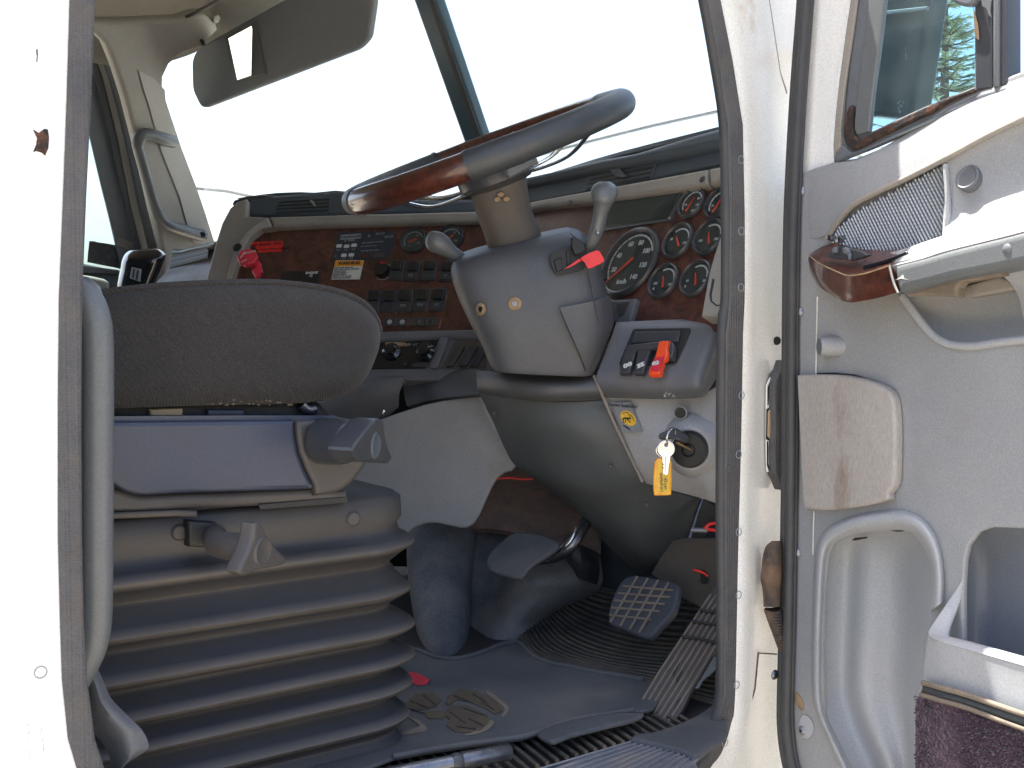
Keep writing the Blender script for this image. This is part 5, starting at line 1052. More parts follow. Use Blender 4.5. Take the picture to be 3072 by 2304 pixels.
TUBE('turn_signal_lever', [P(*S('B', q), y) for q, y in (((650, 1205), 1.95), ((662, 1212), 1.95), ((690, 1232), 1.95), ((725, 1252), 1.952), ((765, 1282), 1.955), ((805, 1308), 1.96), ((860, 1340), 1.97))], [.006, .014, .0195, .0185, .0135, .0115, .011], 'armrest_grey', col, sub=5, seg=20)

# ------------------------------------------------------------------ steering wheel
wh = thing('steering_wheel', 'large tilted steering wheel with wood and black leather rim and chrome spokes', 'steering wheel', P(1452, 455, 1.95))
WC = P(1462, 455, 1.95); WN = Vector((-.338, -.202, .918)).normalized()
e1 = Vector((0, 1, 0)).cross(WN).normalized(); e1 = e1 if e1.x > 0 else -e1; e2 = WN.cross(e1)
e2 = e2 if e2.y > 0 else -e2
WR = .248
def wp(a, r=WR, h=0): return WC + (e1 * math.cos(R(a)) + e2 * math.sin(R(a))) * r + WN * h
def arc(name, a0, a1, r, m, flat=1.0):
    n_ = int(abs(a1 - a0) / 3) + 2
    pts = [wp(a0 + (a1 - a0) * i / (n_ - 1)) for i in range(n_)]
    return TUBE(name, pts, r, m, wh, seg=22, up=WN)
arc('wood_rim', 199, 260, .0232, 'wood_bright'); arc('leather_rim', 259.5, 279, .0250, 'leather'); arc('leather_rim', 278.5, 383, .0242, 'leather')
arc('wood_rim', 22.5, 112, .0225, 'wood_bright'); arc('leather_rim', 111.5, 200, .0236, 'leather')
for a in (260, 279, 199.5, 112): TUBE('rim_ring', [wp(a - .4), wp(a + .4)], .0253, 'black_plastic', wh, seg=22)
LATHE('hub', [(.030, -.070), (.060, -.062), (.070, -.052), (.070, -.026), (.062, -.012), (.03, -.006), (0, -.005)], WC, WN, 'black_plastic', wh, 40)
SLAB('horn_pad', Plane(WC - WN * .008, WN, e2), RECT(.12, .09, .03), .02, 'leather', wh, .008, uv=True)
for a in (38, 142, 214, 326):
    s_ = MB(); pts = [wp(a, r, h) for r, h in ((.055, -.052), (.095, -.055), (.15, -.050), (.195, -.028), (.226, -.006))]
    TUBE('spoke', pts, [.014, .012, .011, .011, .010], 'chrome', wh, seg=12, flat=.28, up=WN, sub=4)
TUBE('hub_stem', [WC - WN * .06, WC - WN * .12], .04, 'sleeve', wh, seg=24)
SLAB('hub_label', Plane(P(1618, 498, 1.86), (-L - F * .3)), S('B', (1062, 842), (1180, 800), (1212, 805), (1222, 835), (1150, 868), (1075, 905), (1058, 890)), .02, 'armrest_grey', wh, .004)

# ------------------------------------------------------------------ keys, visor
ky = thing('key_bunch', 'silver key and yellow plastic tag on a ring, hanging from the ignition switch', 'keys', P(*S('e', (990, 640)), 1.775))
KV = Plane(P(*S('e', (880, 900)), 1.770), Vector((-.1, -1, .05)))
def circ(fr, cx, cy, rx, ry=None, n_=28): return S(fr, *[(cx + rx * math.cos(2 * math.pi * k / n_), cy + (ry or rx) * math.sin(2 * math.pi * k / n_)) for k in range(n_)])
ykt = SLAB('key_tag', KV.off(-.006), S('e', (790, 1000), (930, 1010), (968, 1070), (966, 1200), (960, 1470), (935, 1505), (760, 1512), (722, 1480), (716, 1300), (728, 1080), (750, 1035)), .006, 'amber_plastic', ky, .0022, sm=2)
SLAB('tag_window', KV.off(-.0055), S('e', (785, 1070), (925, 1085), (945, 1130), (930, 1460), (905, 1478), (790, 1470), (775, 1430), (780, 1120)), .0008, 'yellow', ykt, .0003)
wr = MB(); rnd = random.Random(5)
for i in range(5):
    q0 = KV.off(-.0045).sub(*S('e', (830 + (i % 2) * 50, 1260 + i * 42)), rot=R(-80 + rnd.uniform(-8, 8))); wr.addme(text_me(('keys', '42', 'cab', 'No', 'A1')[i], q0, .0075, .0002))
wr.build('tag_handwriting', 'leather', ykt)
sk_ = MB()
bow = circ('e', 890, 880, 118, 116)
sk_.addme(slab_me(KV, [bow, circ('e', 890, 828, 24, 26, 16)], .0022, .0006))
sk_.addme(slab_me(KV.off(-.0001), [S('e', (820, 960), (950, 965), (940, 1060), (925, 1120), (918, 1215), (890, 1238), (850, 1215), (842, 1160), (856, 1135), (842, 1110), (858, 1090), (838, 1060), (838, 990))], .0020, .0004))
sk_.build('spare_key', 'chrome', ky)
SLAB('key_groove', KV.off(.0003), S('e', (880, 985), (892, 985), (886, 1180), (878, 1180)), .0005, 'grey_print', ky, .0001)
ig = Plane(P(*S('e', (1000, 700)), 1.785), (-F * .5 - L * .9 + Z * .3))
SLAB('key_head', ig, S('e', (800, 690), (820, 665), (920, 625), (945, 595), (985, 582), (1060, 612), (1195, 715), (1200, 760), (1150, 800), (1040, 760), (960, 740), (840, 752), (805, 730)), .009, 'black_plastic', ky, .003)
TUBE('key_blade', [P(*S('e', (1040, 800)), 1.790), P(*S('e', (1230, 895)), 1.812)], .0042, 'bronze_dust', ky, flat=.45, up=Z)
cen = P(*S('e', (955, 700)), 1.776)
TUBE('split_ring', [P(*S('e', (955 + 52 * math.cos(t) - 25 * math.sin(t), 712 + 105 * math.sin(t))), 1.776 + .012 * math.cos(t)) for t in [2 * math.pi * k / 30 for k in range(31)]], .0016, 'chrome', ky, seg=8)
TUBE('second_ring', [P(*S('e', (905 + 150 * math.cos(t), 890 + 105 * math.sin(t) + 10)), 1.7765) for t in [R(115 + 145 * k / 20) for k in range(21)]], .0012, 'chrome', ky, seg=8)

vs_ = thing('sun_visor', 'dark grey sun visor with small vanity mirror, in front of the left windscreen pane', 'sun visor', P(820, 100, 2.7))
VP = PL3((590, 300, 3.00), (1085, 130, 2.52), (600, 160, 2.97))
SLAB('panel', VP, rounded(S('A', (1062, 500), (1058, 340), (1078, 282), (1130, 242), (1400, 90), (2060, -270), (2060, 0), (2030, 205), (1975, 266), (1110, 600)), 16, 6), .022, 'visor_vinyl', vs_, .008, res=5)
mf = SLAB('mirror_frame', VP.off(.004), rounded(S('A', (1242, 200), (1408, 112), (1470, 410), (1290, 458)), 6), .006, 'armrest_grey', vs_, .002)
VM = Plane(VP.off(.020).at(*S('A', (1350, 290))), (CAM - VP.at(*S('A', (1350, 290)))).normalized() + Vector((.06, 0, .05)))
SLAB('mirror_glass', VM, S('A', (1262, 212), (1392, 142), (1442, 398), (1312, 444)), .002, 'mirror_glass', mf, .0004)
SLAB('rod_plate', VP.off(.03), S('A', (1000, 148), (1020, 128), (1060, 120), (1112, 126), (1095, 140), (1060, 150)), .006, 'black_plastic', vs_, .002)
TUBE('rod', [VP.off(.025).at(*S('A', q)) for q in ((1050, 140), (1058, 175), (1085, 205), (1118, 228), (1125, 250))], [.008, .006, .005, .005, .006], 'black_gloss', vs_, sub=4)
# ------------------------------------------------------------------ open driver door
H0 = Vector((.42, 1.70, 0)); DU = Vector((.52, -.854, 0)).normalized(); DN = Vector((-DU.y, DU.x, 0)); DN = DN if DN.y < 0 else -DN
door = thing('cab_door', 'open white driver door with grey trim, wood-tipped armrest, speaker and storage pockets', 'truck door', Vector((H0.x, H0.y, EYE - .6)))
D = Plane(Vector((H0.x, H0.y, EYE)), DN)
def dd(fr, x, y, off): p = S(fr, (x, y)); q = D.off(off).at(*p); return p + (q.y,)
def DP(name, fr, rows, th, m, parent=None, sub=5, ang=50): return PATCH(name, [[dd(fr, *c) for c in r] for r in rows], th, m, parent or door, sub, ang)
def DS(name, off, pts, th, m, parent=None, bev=.002, holes=(), sm=0, res=3): return SLAB(name, D.off(off), pts, th, m, parent or door, bev, holes, sm, res=res)
wout = S('p', (190, -900), (165, 0), (120, 300), (78, 600), (40, 900), (10, 1200), (-8, 1450), (0, 1612), (300, 1500), (600, 1360), (1000, 1180), (1300, 1080), (1720, 905), (2600, 560), (2600, -900))
DS('door_shell', -.008, [(2352, -700), (2390, 0), (2375, 250), (2352, 600), (2345, 1000), (2346, 1800), (2352, 2171), (2372, 2304), (2405, 2700), (2460, 2700), (2440, 2300), (2430, 1800), (2428, 1000), (2438, 700), (2490, 560), (2510, 520)] + wout[:7][::-1] + [(2557, -271), (3300, -271), (3300, -620), (2352, -800)], .035, 'white_paint_clean', bev=.003)
# door seal: two ridges on a flat carrier
line = [(2440, -600), (2426, -200), (2415, 0), (2396, 250), (2382, 488), (2374, 700), (2370, 1000), (2368, 1400), (2362, 1800), (2356, 2050), (2355, 2171), (2366, 2270), (2390, 2360), (2430, 2480)]
ds = TUBE('door_seal', [D.off(.016).at(x + 5, y) for x, y in line], .0080, 'rubber_black', door, sub=4, seg=16)
TUBE('seal_ridge', [D.off(.006).at(x - 13, y) for x, y in line], .0062, 'rubber_black', ds, sub=4, seg=14)
TUBE('seal_ridge', [D.off(.010).at(x + 20, y) for x, y in line], .0040, 'rubber_black', ds, sub=4, seg=14)
# window frame, channels, vent glass
wf = DS('window_frame', .004, wout[:8] + S('p', (300, 1503), (600, 1362), (1000, 1183), (1300, 1082), (1722, 908), (1725, -900)), .009, 'sash_grey', bev=.003,
        holes=[S('p', (535, -850), (510, 0), (470, 350), (430, 650), (395, 900), (366, 1170), (352, 1300), (372, 1308), (620, 1192), (900, 1062), (1150, 962), (1400, 862), (1400, -850))])
DS('frame_edge', .008, S('p', (200, -900), (168, 0), (122, 300), (82, 600), (44, 900), (14, 1200), (-4, 1450), (4, 1560), (66, 1530), (72, 1250), (105, 900), (150, 600), (195, 300), (236, 0), (262, -900)), .006, 'dash_tan', wf, .002)
DS('glass_channel', .009, S('p', (375, -900), (350, 0), (312, 350), (268, 650), (240, 870), (216, 1100), (204, 1290), (240, 1345), (350, 1312), (364, 1170), (393, 900), (428, 650), (468, 350), (508, 0), (532, -900)), .008, 'armrest_grey', wf, .0025)
DS('groove_line', .0045, S('p', (250, -900), (240, 0), (190, 400), (150, 700), (118, 1000), (105, 1300), (120, 1300), (132, 1000), (165, 700), (205, 400), (262, 0), (272, -900)), .002, 'rubber_black', wf, .0006)
DS('rusty_gasket', .010, S('p', (150, 1060), (110, 1180), (92, 1320), (112, 1420), (182, 1495), (290, 1455), (450, 1370), (620, 1290), (800, 1200), (980, 1120), (1140, 1020), (1400, 905), (1400, 885), (1160, 955), (900, 1068), (620, 1200), (380, 1318), (270, 1372), (215, 1352), (190, 1290), (187, 1180), (195, 1060)), .008, 'rust_dark', wf, .003, sm=2)
DS('sill_rubber', .008, S('p', (180, 1515), (300, 1482), (620, 1345), (980, 1185), (1150, 1070), (1400, 950), (1720, 860), (1722, 905), (1300, 1082), (1000, 1190), (600, 1370), (300, 1508), (20, 1618), (10, 1500), (80, 1440)), .010, 'sash_grey', wf, .003)
DS('window_post', .006, S('p', (1400, -900), (1590, -900), (1585, 0), (1582, 880), (1410, 905), (1405, 500)), .03, 'black_plastic', wf, .003)
DS('post_strip', .010, S('p', (1585, -900), (1645, -900), (1640, 860), (1582, 880), (1578, 300)), .012, 'armrest_grey', wf, .004)
DS('post_edge', .006, S('p', (1650, -900), (1725, -900), (1728, 845), (1650, 870)), .03, 'black_plastic', wf, .003)
DS('peeling_tape', .010, S('p', (1392, 60), (1405, 120), (1435, 230), (1450, 330), (1448, 400), (1420, 375), (1405, 340)), .001, 'bronze_dust', wf, .0003)
DS('peeling_tape', .011, S('p', (1470, -20), (1575, -20), (1560, 100), (1575, 180), (1545, 150), (1520, 80), (1480, 60)), .001, 'armrest_grey', wf, .0003)
DS('vent_latch', .018, S('p', (1120, -40), (1400, -40), (1392, 20), (1345, 62), (1270, 55), (1190, 22)), .014, 'sash_grey', wf, .004, sm=2)
DS('vent_window', -.003, S('p', (535, -850), (505, 0), (430, 650), (350, 1310), (900, 1070), (1410, 870), (1410, -850)), .004, 'vent_glass', wf, .001)
# outside mirror on the far side of the door
mr = D.off(-.36)
wm = SLAB('wing_mirror', mr, rounded(S('p', (200, -1300), (1060, -1300), (975, 0), (900, 500), (850, 820), (800, 1120), (780, 1230), (640, 1195), (370, 1163), (150, 1150)), 8), .05, 'mirror_back', door, .012)
SLAB('mirror_rib', mr.off(.003), S('p', (380, 120), (935, 60), (930, 100), (380, 165)), .006, 'sash_grey', wm, .002)
TUBE('mirror_arm', [mr.off(-.03).at(*S('p', (300, 400))), D.off(-.04).at(*S('p', (120, 430)))], .012, 'steel', wm)
rnd = random.Random(8); smd = MB()
for x0, y0, n_ in ((735, 510, 3), (665, 1050, 10), (420, 1120, 3)):
    for i in range(n_):
        x, y = x0 + rnd.uniform(-28, 28), y0 + rnd.uniform(-70, 60); smd.addme(slab_me(D.off(-.0055), [S('p', (x, y), (x + 7, y + 3), (x + 10, y + 26), (x + 2, y + 22))], .0003, .00005))
smd.build('glass_smear', 'armrest_grey', wf)

# main trim with real recesses
pocket = S('M', (742, 425), (775, 350), (870, 302), (1060, 275), (1190, 275), (1258, 312), (1308, 385), (1343, 480), (1348, 620), (1343, 800), (1298, 920), (1288, 1160), (1245, 1240), (1245, 1900), (960, 1900), (860, 1659), (722, 1380), (712, 1250), (707, 1000), (722, 600))
mappk = S('M', (1535, 930), (1532, 640), (1542, 450), (1562, 362), (1620, 285), (1700, 256), (1888, 264), (2500, 290), (2500, 1180), (1888, 1030))
cup = S('K', (1262, 396), (1330, 480), (1400, 575), (1475, 645), (1560, 685), (1700, 695), (1850, 672), (2016, 655), (2700, 600), (2700, 230), (1860, 300), (1620, 372), (1400, 392))
trim = DS('trim_panel', .004, [(2392, 528), (2440, 505), (2500, 486), (2571, 474), (2640, 445), (2701, 410), (2780, 362), (2837, 318), (2918, 280), (3000, 240), (3072, 212), (3700, -60), (3700, 2900), (2420, 2700), (2400, 2500), (2382, 2304), (2372, 2171), (2376, 1800), (2384, 1400), (2386, 1000), (2388, 700)], .010, 'door_grey', bev=.003, holes=[pocket, mappk, cup])
DS('door_skin', -.068, [(2420, 540), (2500, 515), (2701, 440), (3072, 250), (3700, -20), (3700, 2900), (2460, 2700)], .012, 'white_paint_clean', bev=.003)
# slanted sill above the grille
DP('window_sill', 'C', [[(700, 1000, .004), (830, 905, .006), (960, 885, .008), (1200, 765, .004), (1450, 600, .004), (1700, 485, .004), (2050, 370, .004)],
                        [(690, 1150, .005), (810, 1080, .010), (960, 1000, .014), (1200, 885, .016), (1480, 715, .016), (1700, 610, .016), (2050, 480, .016)],
                        [(700, 1320, .004), (800, 1290, .010), (940, 1120, .018), (1210, 985, .023), (1500, 838, .024), (1700, 728, .024), (2050, 560, .024)]], .010, 'door_grey')
TUBE('sill_groove', [D.off(o).at(*S('C', q)) for q, o in (((795, 1320), .012), ((850, 1235), .018), ((940, 1135), .019), ((1080, 1058), .021), ((1220, 992), .022), ((1500, 850), .022), ((1700, 742), .022), ((2050, 574), .022))], .0042, 'dash_tan', door, sub=4)
# speaker grille of woven bright mesh
gpoly = S('N', (188, 1155), (235, 1085), (310, 1010), (400, 945), (600, 838), (800, 728), (942, 648), (958, 800), (952, 950), (940, 1122), (850, 1160), (700, 1222), (520, 1245), (430, 1238), (330, 1205))
gg = DS('speaker_grille', .012, gpoly, .008, 'mesh_base', bev=.002)
gpl = D.off(.0122); gl2 = [gpl.loc(gpl.at(*p)) for p in gpoly]
def inside(x, y, poly):
    r_ = False
    for i in range(len(poly)):
        (x1, y1), (x2, y2) = poly[i - 1], poly[i]
        if (y1 > y) != (y2 > y) and x < (x2 - x1) * (y - y1) / (y2 - y1) + x1: r_ = not r_
    return r_
xs = [p[0] for p in gl2]; ys = [p[1] for p in gl2]; bm1 = MB()
sx_, sy_ = .0058, .0048; i = 0; y = min(ys)
while y < max(ys):
    x = min(xs) + (i % 2) * sx_ / 2
    while x < max(xs):
        if inside(x, y, gl2):
            a, b, h = sx_ * .36, sy_ * .72, .0026
            bm1.add([gpl.pt(x - a, y + b * .5, 0), gpl.pt(x + a * .3, y - b, 0), gpl.pt(x + a, y - b * .5, 0), gpl.pt(x - a * .3, y + b, 0), gpl.pt(x, y, h)], [(0, 1, 4), (1, 2, 4), (2, 3, 4), (3, 0, 4)])
        x += sx_
    y += sy_; i += 1
bm1.build('grille_weave', 'mesh_metal', gg, ang=80)
for c in ((215, 1135), (280, 1145)): LATHE('grille_bolt', [(0, .009), (.004, .008), (.0055, .003), (.006, 0)], D.off(.013).at(*S('N', c)), DN, 'chrome', gg, 14)
# padded panel to the right of the grille
up = DP('padded_panel', 'N', [[(938, 632, .019), (1100, 545, .020), (1300, 430, .020), (1486, 325, .020), (1800, 150, .020)], [(950, 700, .016), (1100, 660, .012), (1300, 560, .010), (1486, 470, .008), (1800, 330, .008)],
                            [(958, 850, .016), (1100, 830, .010), (1300, 780, .007), (1486, 740, .006), (1800, 640, .006)], [(950, 1000, .020), (1100, 980, .014), (1300, 930, .018), (1486, 880, .020), (1800, 800, .020)],
                            [(942, 1140, .030), (1100, 1115, .034), (1300, 1060, .040), (1486, 1000, .042), (1800, 900, .042)]], .008, 'door_grey')
LATHE('lock_dimple', [(.0170, -.02), (.0165, .002), (.0145, .0035), (.012, .0015), (0, .001)], D.off(.014).at(*S('N', (1115, 738))), DN + Z * .3, 'dash_grey', up, 28)
DS('panel_edge', .024, S('N', (942, 640), (962, 640), (975, 800), (985, 1000), (965, 1125), (940, 1125), (952, 950), (958, 800)), .010, 'door_pale', up, .004)
# armrest
DP('armrest_top', 'N', [[(480, 1265, .03), (700, 1205, .03), (945, 1122, .032), (1200, 1058, .034), (1486, 985, .036), (1900, 870, .036)], [(540, 1305, .055), (780, 1240, .055), (960, 1172, .056), (1250, 1100, .058), (1486, 1035, .058), (1900, 925, .058)],
                        [(612, 1322, .074), (800, 1276, .074), (970, 1222, .075), (1300, 1140, .075), (1486, 1092, .075), (1900, 985, .075)]], .012, 'door_grey')
ar = DS('armrest', .078, S('N', (618, 1318), (800, 1270), (970, 1216), (1300, 1134), (1486, 1086), (1900, 980), (1900, 1205), (1486, 1312), (1300, 1352), (1000, 1408), (860, 1445), (700, 1482), (655, 1502), (640, 1490), (622, 1400)), .070, 'armrest_grey', bev=.010, res=5)
LATHE('armrest_plug', [(0, .0018), (.0045, .0012), (.006, 0)], D.off(.0782).at(*S('N', (1372, 1208))), DN, 'sash_grey', ar, 16)
SLAB('armrest_tear', D.off(.0784), S('g', (1780, 1070), (1830, 1030), (1850, 1100), (1920, 1120), (1790, 1100), (1690, 1130)), .0006, 'label_white', ar, .0001)
wd_ = DP('armrest_wood_end', 'g', [[(162, 690, .016), (260, 768, .040), (390, 855, .056), (620, 962, .068), (850, 1046, .077), (1150, 1008, .079), (1400, 930, .079), (1588, 862, .079)],
                            [(150, 800, .016), (240, 905, .040), (370, 1010, .056), (620, 1150, .068), (850, 1225, .077), (1150, 1190, .079), (1400, 1125, .079), (1640, 1060, .079)],
                            [(185, 980, .016), (270, 1070, .040), (380, 1175, .056), (620, 1330, .068), (860, 1410, .077), (1150, 1375, .079), (1400, 1315, .079), (1690, 1230, .079)],
                            [(270, 1160, .016), (330, 1230, .036), (430, 1310, .052), (650, 1445, .066), (880, 1525, .075), (1150, 1490, .077), (1400, 1440, .077), (1735, 1345, .077)]], .012, 'wood_bright')
tp = DP('armrest_wood_top', 'g', [[(180, 672, .010), (280, 598, .012), (420, 520, .014), (640, 480, .014), (1000, 560, .014), (1400, 600, .014), (1900, 560, .014)],
                                 [(172, 682, .014), (280, 690, .030), (420, 690, .036), (640, 730, .040), (1000, 800, .044), (1400, 740, .046), (1750, 690, .046)],
                                 [(162, 692, .016), (260, 768, .040), (390, 855, .056), (620, 962, .068), (850, 1046, .077), (1150, 1008, .079), (1588, 862, .079)]], .008, 'wood')
TUBE('gold_line', [D.off(o).at(*S('g', q)) for q, o in (((175, 705), .022), ((300, 800), .048), ((450, 885), .062), ((650, 975), .072), ((860, 1048), .081), ((1150, 1010), .083), ((1400, 932), .083), ((1585, 866), .083))], .0011, 'bronze_dust', wd_, sub=4, seg=8)
TUBE('end_strip', [D.off(.082).at(*S('g', q)) for q in ((1588, 865), (1610, 960), (1650, 1120), (1700, 1260), (1742, 1350))], .0016, 'trim_light', wd_, sub=3, seg=8)
sb = DS('window_switch', .060, S('g', (345, 705), (480, 690), (530, 600), (620, 525), (720, 530), (800, 510), (870, 560), (1050, 600), (1210, 680), (1100, 730), (880, 790), (850, 770), (600, 745)), .010, 'black_plastic', tp, .002)
for pts in (((560, 570), (600, 540), (650, 545), (640, 640), (560, 650)), ((740, 560), (790, 540), (850, 580), (870, 640), (800, 680), (750, 640)), ((830, 650), (885, 650), (875, 770), (845, 765))): DS('switch_key', .067, S('g', *pts), .006, 'sash_grey', sb, .002)
DS('switch_slot', .070, S('g', (1075, 888), (1200, 850), (1550, 755), (1880, 620), (1915, 665), (1600, 800), (1150, 945)), .004, 'black_gloss', tp, .001)
# pull cup
DP('cup_back', 'K', [[(1230, 330, -.002), (1420, 330, -.010), (1650, 300, -.02), (1900, 240, -.03), (2150, 190, -.03), (2600, 150, -.03)], [(1300, 460, -.004), (1440, 450, -.026), (1650, 440, -.035), (1900, 420, -.038), (2150, 400, -.038), (2600, 380, -.038)],
                     [(1390, 570, -.004), (1500, 560, -.024), (1680, 560, -.034), (1900, 550, -.036), (2150, 540, -.036), (2600, 520, -.036)], [(1480, 700, .002), (1570, 715, .000), (1700, 720, -.002), (1900, 710, -.002), (2150, 690, -.002), (2600, 640, -.002)]], .004, 'door_grey')
TUBE('cup_rim', [D.off(.006).at(*S('K', q)) for q in ((1258, 392), (1325, 482), (1395, 578), (1470, 650), (1560, 692), (1700, 702), (1850, 680), (2016, 662), (2400, 630))], .0055, 'door_pale', door, sub=4)
DS('release_handle', .012, S('K', (1605, 345), (1650, 320), (1860, 262), (1950, 300), (1962, 350), (1800, 380), (1680, 402), (1620, 392)), .02, 'dash_tan', bev=.004)
DS('handle_lip', .050, S('r', (0, 255), (120, 215), (300, 180), (600, 95), (985, 28), (1000, 90), (600, 160), (560, 215), (560, 300), (90, 290)), .02, 'dusty_edge', bev=.004)
DP('cup_guard', 'r', [[(985, 70, .030), (1100, 30, .034), (1300, -10, .036), (1700, -60, .036)], [(1090, 150, .024), (1180, 130, .030), (1350, 110, .034), (1700, 80, .034)], [(1180, 300, .012), (1260, 290, .022), (1400, 280, .028), (1700, 260, .028)], [(1230, 520, .006), (1300, 520, .012), (1420, 520, .016), (1700, 520, .016)]], .005, 'door_pale', sub=4)
# small fittings
bt_ = LATHE('round_bumper', [(.0165, -.012), (.0150, .004), (.0132, .020), (.0122, .022), (0, .0225)], D.off(.006).at(*S('K', (835, 705))), DN + DU * -.55, 'door_grey', door, 32)
LATHE('bumper_face', [(0, .0006), (.0118, .0004), (.0120, 0)], D.off(.006).at(*S('K', (835, 705))) + (DN + DU * -.55).normalized() * .0225, DN + DU * -.55, 'sash_grey', bt_, 28)
spk = S('K', (598, 884), (640, 880), (722, 878), (820, 880), (900, 886), (1020, 908), (1090, 932), (1145, 958), (1180, 990), (1198, 1030), (1208, 1090), (1214, 1180), (1216, 1300), (1212, 1500), (1205, 1560), (1190, 1595), (1165, 1622)) + S('M', (1095, 95), (1050, 112), (980, 128), (900, 142), (820, 152), (740, 158), (660, 156), (604, 148), (590, 90))
DS('speaker_painted_shadow', .008, S('K', (725, 868), (830, 866), (950, 878), (1080, 915), (1160, 948), (1200, 1000), (1216, 1080), (1222, 1300), (1216, 1300), (1206, 1060), (1150, 965), (1000, 912), (860, 890), (725, 884)), .006, 'black_print', bev=.001)  # black strip paints the shadow along the speaker cover's upper right edge
DS('speaker_cover', .022, spk, .018, 'speaker_cloth', bev=.005, res=4)
for q in (('C', (652, 1058)), ('K', (620, 490)), ('M', (565, 405)), ('M', (600, 1440))):
    s5 = LATHE('trim_screw', [(0, .005), (.0045, .0045), (.0072, .0022), (.0078, 0)], D.off(.005).at(*S(*q)), DN, 'aluminium', door, 22)
    LATHE('screw_recess', [(0, .0008), (.0022, .0006), (.0025, 0)], D.off(.005).at(*S(*q)) + DN * .0048, DN, 'black_print', s5, 12)
TUBE('trim_seam', [D.off(.0055).at(*p) for p in ((2452, 890), (2450, 1000), (2448, 1122))], .0012, 'label_white', door)
TUBE('trim_seam', [D.off(.0055).at(*p) for p in ((2442, 1534), (2440, 1600), (2439, 1665))], .0012, 'label_white', door)
DS('rust_stain', .0052, S('M', (555, 1210), (590, 1250), (605, 1300), (590, 1325), (560, 1290), (548, 1240)), .0006, 'bronze_dust', bev=.0001, sm=2)
DS('washer_plate', .0065, S('M', (580, 1380), (600, 1350), (630, 1360), (655, 1400), (655, 1460), (620, 1490), (590, 1470), (575, 1420)), .002, 'door_pale', bev=.0008, sm=2)
# tall storage pocket
DP('storage_pocket', 'M', [[(700, 230, -.002), (860, 240, -.010), (985, 235, -.014), (1180, 230, -.012), (1340, 260, -.002)], [(715, 330, -.004), (865, 310, -.030), (980, 300, -.034), (1180, 300, -.030), (1340, 320, -.004)],
                           [(722, 460, -.006), (855, 440, -.044), (968, 430, -.040), (1180, 430, -.052), (1360, 430, -.006)], [(705, 800, -.006), (845, 800, -.046), (955, 800, -.034), (1180, 800, -.058), (1360, 800, -.006)],
                           [(698, 1200, -.006), (838, 1200, -.046), (945, 1200, -.032), (1150, 1200, -.058), (1320, 1200, -.006)], [(760, 1450, -.006), (900, 1430, -.046), (1010, 1430, -.032), (1180, 1430, -.055), (1280, 1430, -.006)],
                           [(850, 1659, -.006), (1000, 1659, -.046), (1105, 1659, -.032), (1200, 1659, -.05), (1280, 1659, -.006)], [(970, 2000, -.006), (1100, 2000, -.046), (1160, 2000, -.032), (1220, 2000, -.05), (1290, 2000, -.006)]], .004, 'door_pale', sub=5)
rimo = [(655, 700), (660, 540), (672, 400), (700, 315), (760, 245), (900, 185), (1080, 155), (1195, 160), (1290, 200), (1365, 290), (1405, 400), (1422, 540), (1420, 690)]
rimi = [(722, 700), (728, 560), (742, 430), (772, 355), (862, 306), (950, 288), (1070, 275), (1180, 274), (1250, 305), (1305, 380), (1340, 480), (1348, 600), (1340, 740)]
rm = [[dd('M', a[0], a[1], .005), dd('M', a[0] * .75 + b[0] * .25, a[1] * .75 + b[1] * .25, .018), dd('M', a[0] * .35 + b[0] * .65, a[1] * .35 + b[1] * .65, .018), dd('M', b[0], b[1], .002)] for a, b in zip(rimo, rimi)]
PATCH('pocket_rim', rm, .003, 'door_pale', door, sub=4)
rimo = [(655, 690), (650, 900), (650, 1150), (662, 1290), (700, 1400), (800, 1620), (900, 1840), (1000, 2050)]; rimi = [(722, 690), (712, 900), (710, 1180), (720, 1300), (745, 1390), (862, 1640), (960, 1860), (1060, 2070)]
PATCH('pocket_rim', [[dd('M', a[0], a[1], .005), dd('M', a[0] * .75 + b[0] * .25, a[1] * .75 + b[1] * .25, .018), dd('M', a[0] * .35 + b[0] * .65, a[1] * .35 + b[1] * .65, .018), dd('M', b[0], b[1], .002)] for a, b in zip(rimo, rimi)], .003, 'door_pale', door, sub=4)
for pts in (((880, 332), (900, 318), (970, 312), (965, 322), (900, 334)), ((1110, 275), (1150, 270), (1190, 274), (1180, 281), (1140, 282))): DS('pocket_slot', -.018, S('M', *pts), .003, 'black_print', bev=.0008)
# map pocket
DP('map_pocket_back', 'M', [[(1480, 200, -.004), (1640, 230, -.02), (1900, 240, -.03), (2500, 260, -.03)], [(1500, 420, -.006), (1640, 430, -.05), (1900, 440, -.055), (2500, 450, -.055)], [(1500, 800, -.006), (1640, 800, -.05), (1900, 820, -.055), (2500, 850, -.055)], [(1500, 1060, -.01), (1640, 1080, -.05), (1900, 1120, -.055), (2500, 1200, -.055)]], .004, 'pocket_blue')
DP('ledge_rim', 'M', [[(1532, 560, .004), (1530, 640, .002), (1528, 650, .002)], [(1440, 700, .014), (1490, 740, .012), (1500, 745, .006)], [(1372, 800, .034), (1455, 830, .030), (1465, 832, .02)], [(1332, 875, .052), (1440, 890, .046), (1452, 888, .030)],
                      [(1400, 920, .064), (1470, 905, .054), (1480, 898, .038)], [(1560, 968, .068), (1590, 935, .056), (1592, 926, .040)], [(1888, 1062, .068), (1888, 1018, .056), (1888, 1008, .040)], [(2500, 1240, .068), (2500, 1190, .056), (2500, 1180, .040)]], .004, 'door_pale', sub=4)
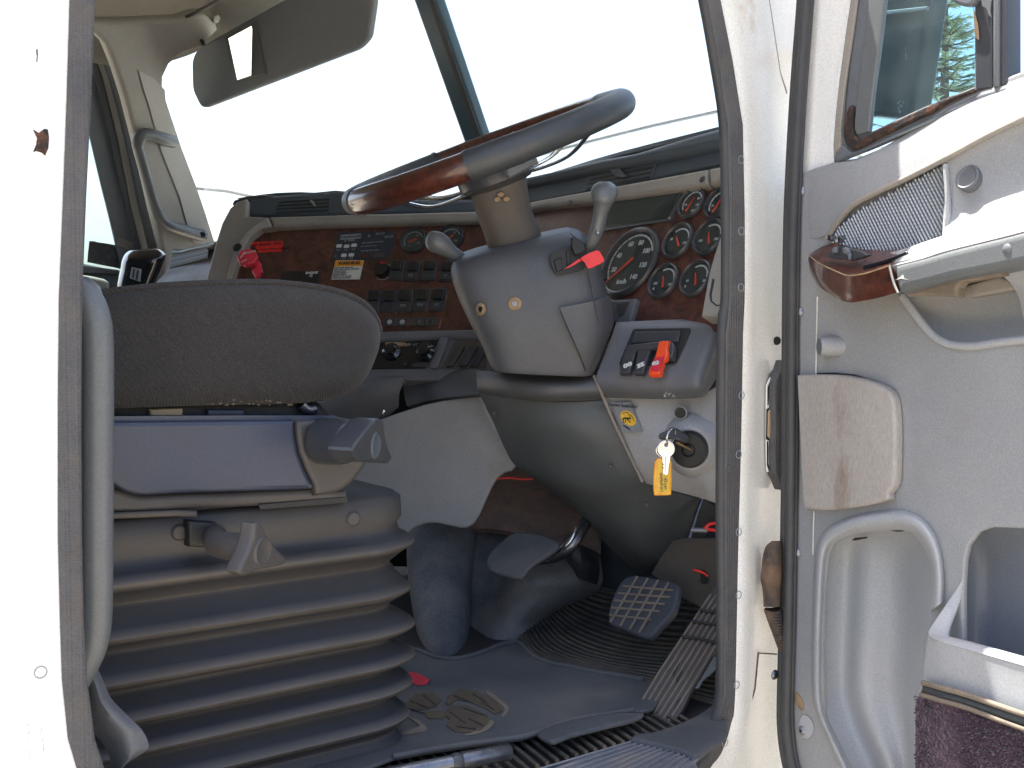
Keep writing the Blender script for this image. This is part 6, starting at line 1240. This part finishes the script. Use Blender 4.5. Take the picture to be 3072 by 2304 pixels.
DP('ledge_front', 'M', [[(1330, 885, .050), (1400, 925, .063), (1560, 972, .067), (1888, 1066, .067), (2500, 1244, .067)], [(1318, 980, .050), (1400, 1020, .062), (1560, 1068, .066), (1888, 1160, .066), (2500, 1340, .066)], [(1296, 1165, .050), (1400, 1190, .062), (1560, 1235, .066), (1888, 1345, .066), (2500, 1540, .066)]], .006, 'door_pale', sub=4)
ck = DP('carpet_panel', 'M', [[(1262, 1240, .050), (1400, 1275, .064), (1560, 1320, .068), (1888, 1440, .068), (2500, 1650, .068)], [(1255, 1500, .050), (1400, 1520, .064), (1560, 1560, .068), (1888, 1680, .068), (2500, 1880, .068)], [(1252, 2100, .050), (1400, 2100, .064), (1560, 2100, .068), (1888, 2100, .068), (2500, 2150, .068)]], .008, 'carpet_purple', sub=4)
tf = MB(); rnd = random.Random(2)
for i in range(5200):
    x = rnd.uniform(1256, 2150); yt = 1240 + (x - 1262) * .325; y = rnd.uniform(yt, 2050)
    if y > 1720 and rnd.random() < .6: continue
    o_ = .050 + .018 * max(0, min(1, (x - 1262) / 300)) ** .7 + .0015
    pl_ = D.off(o_); c = pl_.at(*S('M', (x, y))); r_ = rnd.uniform(.0012, .0024)
    dx = DU * rnd.uniform(-1, 1) + Z * rnd.uniform(-1, .3) + DN * .3; dx = dx.normalized(); sd_ = dx.cross(DN).normalized()
    tf.add([c - sd_ * r_ * .7, c + sd_ * r_ * .7, c + dx * r_ * 1.7 + DN * r_ * .8, c + DN * r_ * 1.6], [(0, 1, 3), (1, 2, 3), (2, 0, 3)])
tf.build('carpet_pile', 'carpet_purple', ck, ang=20)
dk = DP('dark_moulding', 'M', [[(1298, 1160, .054), (1400, 1188, .068), (1560, 1232, .072), (1888, 1343, .072), (2500, 1540, .072)], [(1296, 1185, .060), (1400, 1214, .076), (1560, 1258, .080), (1888, 1368, .080), (2500, 1565, .080)],
                               [(1290, 1212, .060), (1400, 1244, .076), (1560, 1288, .080), (1888, 1402, .080), (2500, 1600, .080)], [(1285, 1238, .052), (1400, 1272, .068), (1560, 1318, .072), (1888, 1440, .072), (2500, 1642, .072)]], .006, 'leather', sub=4)
TUBE('moulding_bead', [D.off(o).at(*S('M', q)) for q, o in (((1300, 1162), .062), ((1400, 1190), .076), ((1560, 1234), .080), ((1888, 1347), .080), ((2500, 1545), .080))], .0035, 'dusty_edge', dk, sub=4)
TUBE('moulding_bead', [D.off(o).at(*S('M', q)) for q, o in (((1288, 1230), .062), ((1400, 1264), .076), ((1560, 1310), .080), ((1888, 1432), .080), ((2500, 1635), .080))], .0030, 'dusty_edge', dk, sub=4)

for o in list(bpy.data.objects):
    if '_w' in o.keys(): del o['_w']
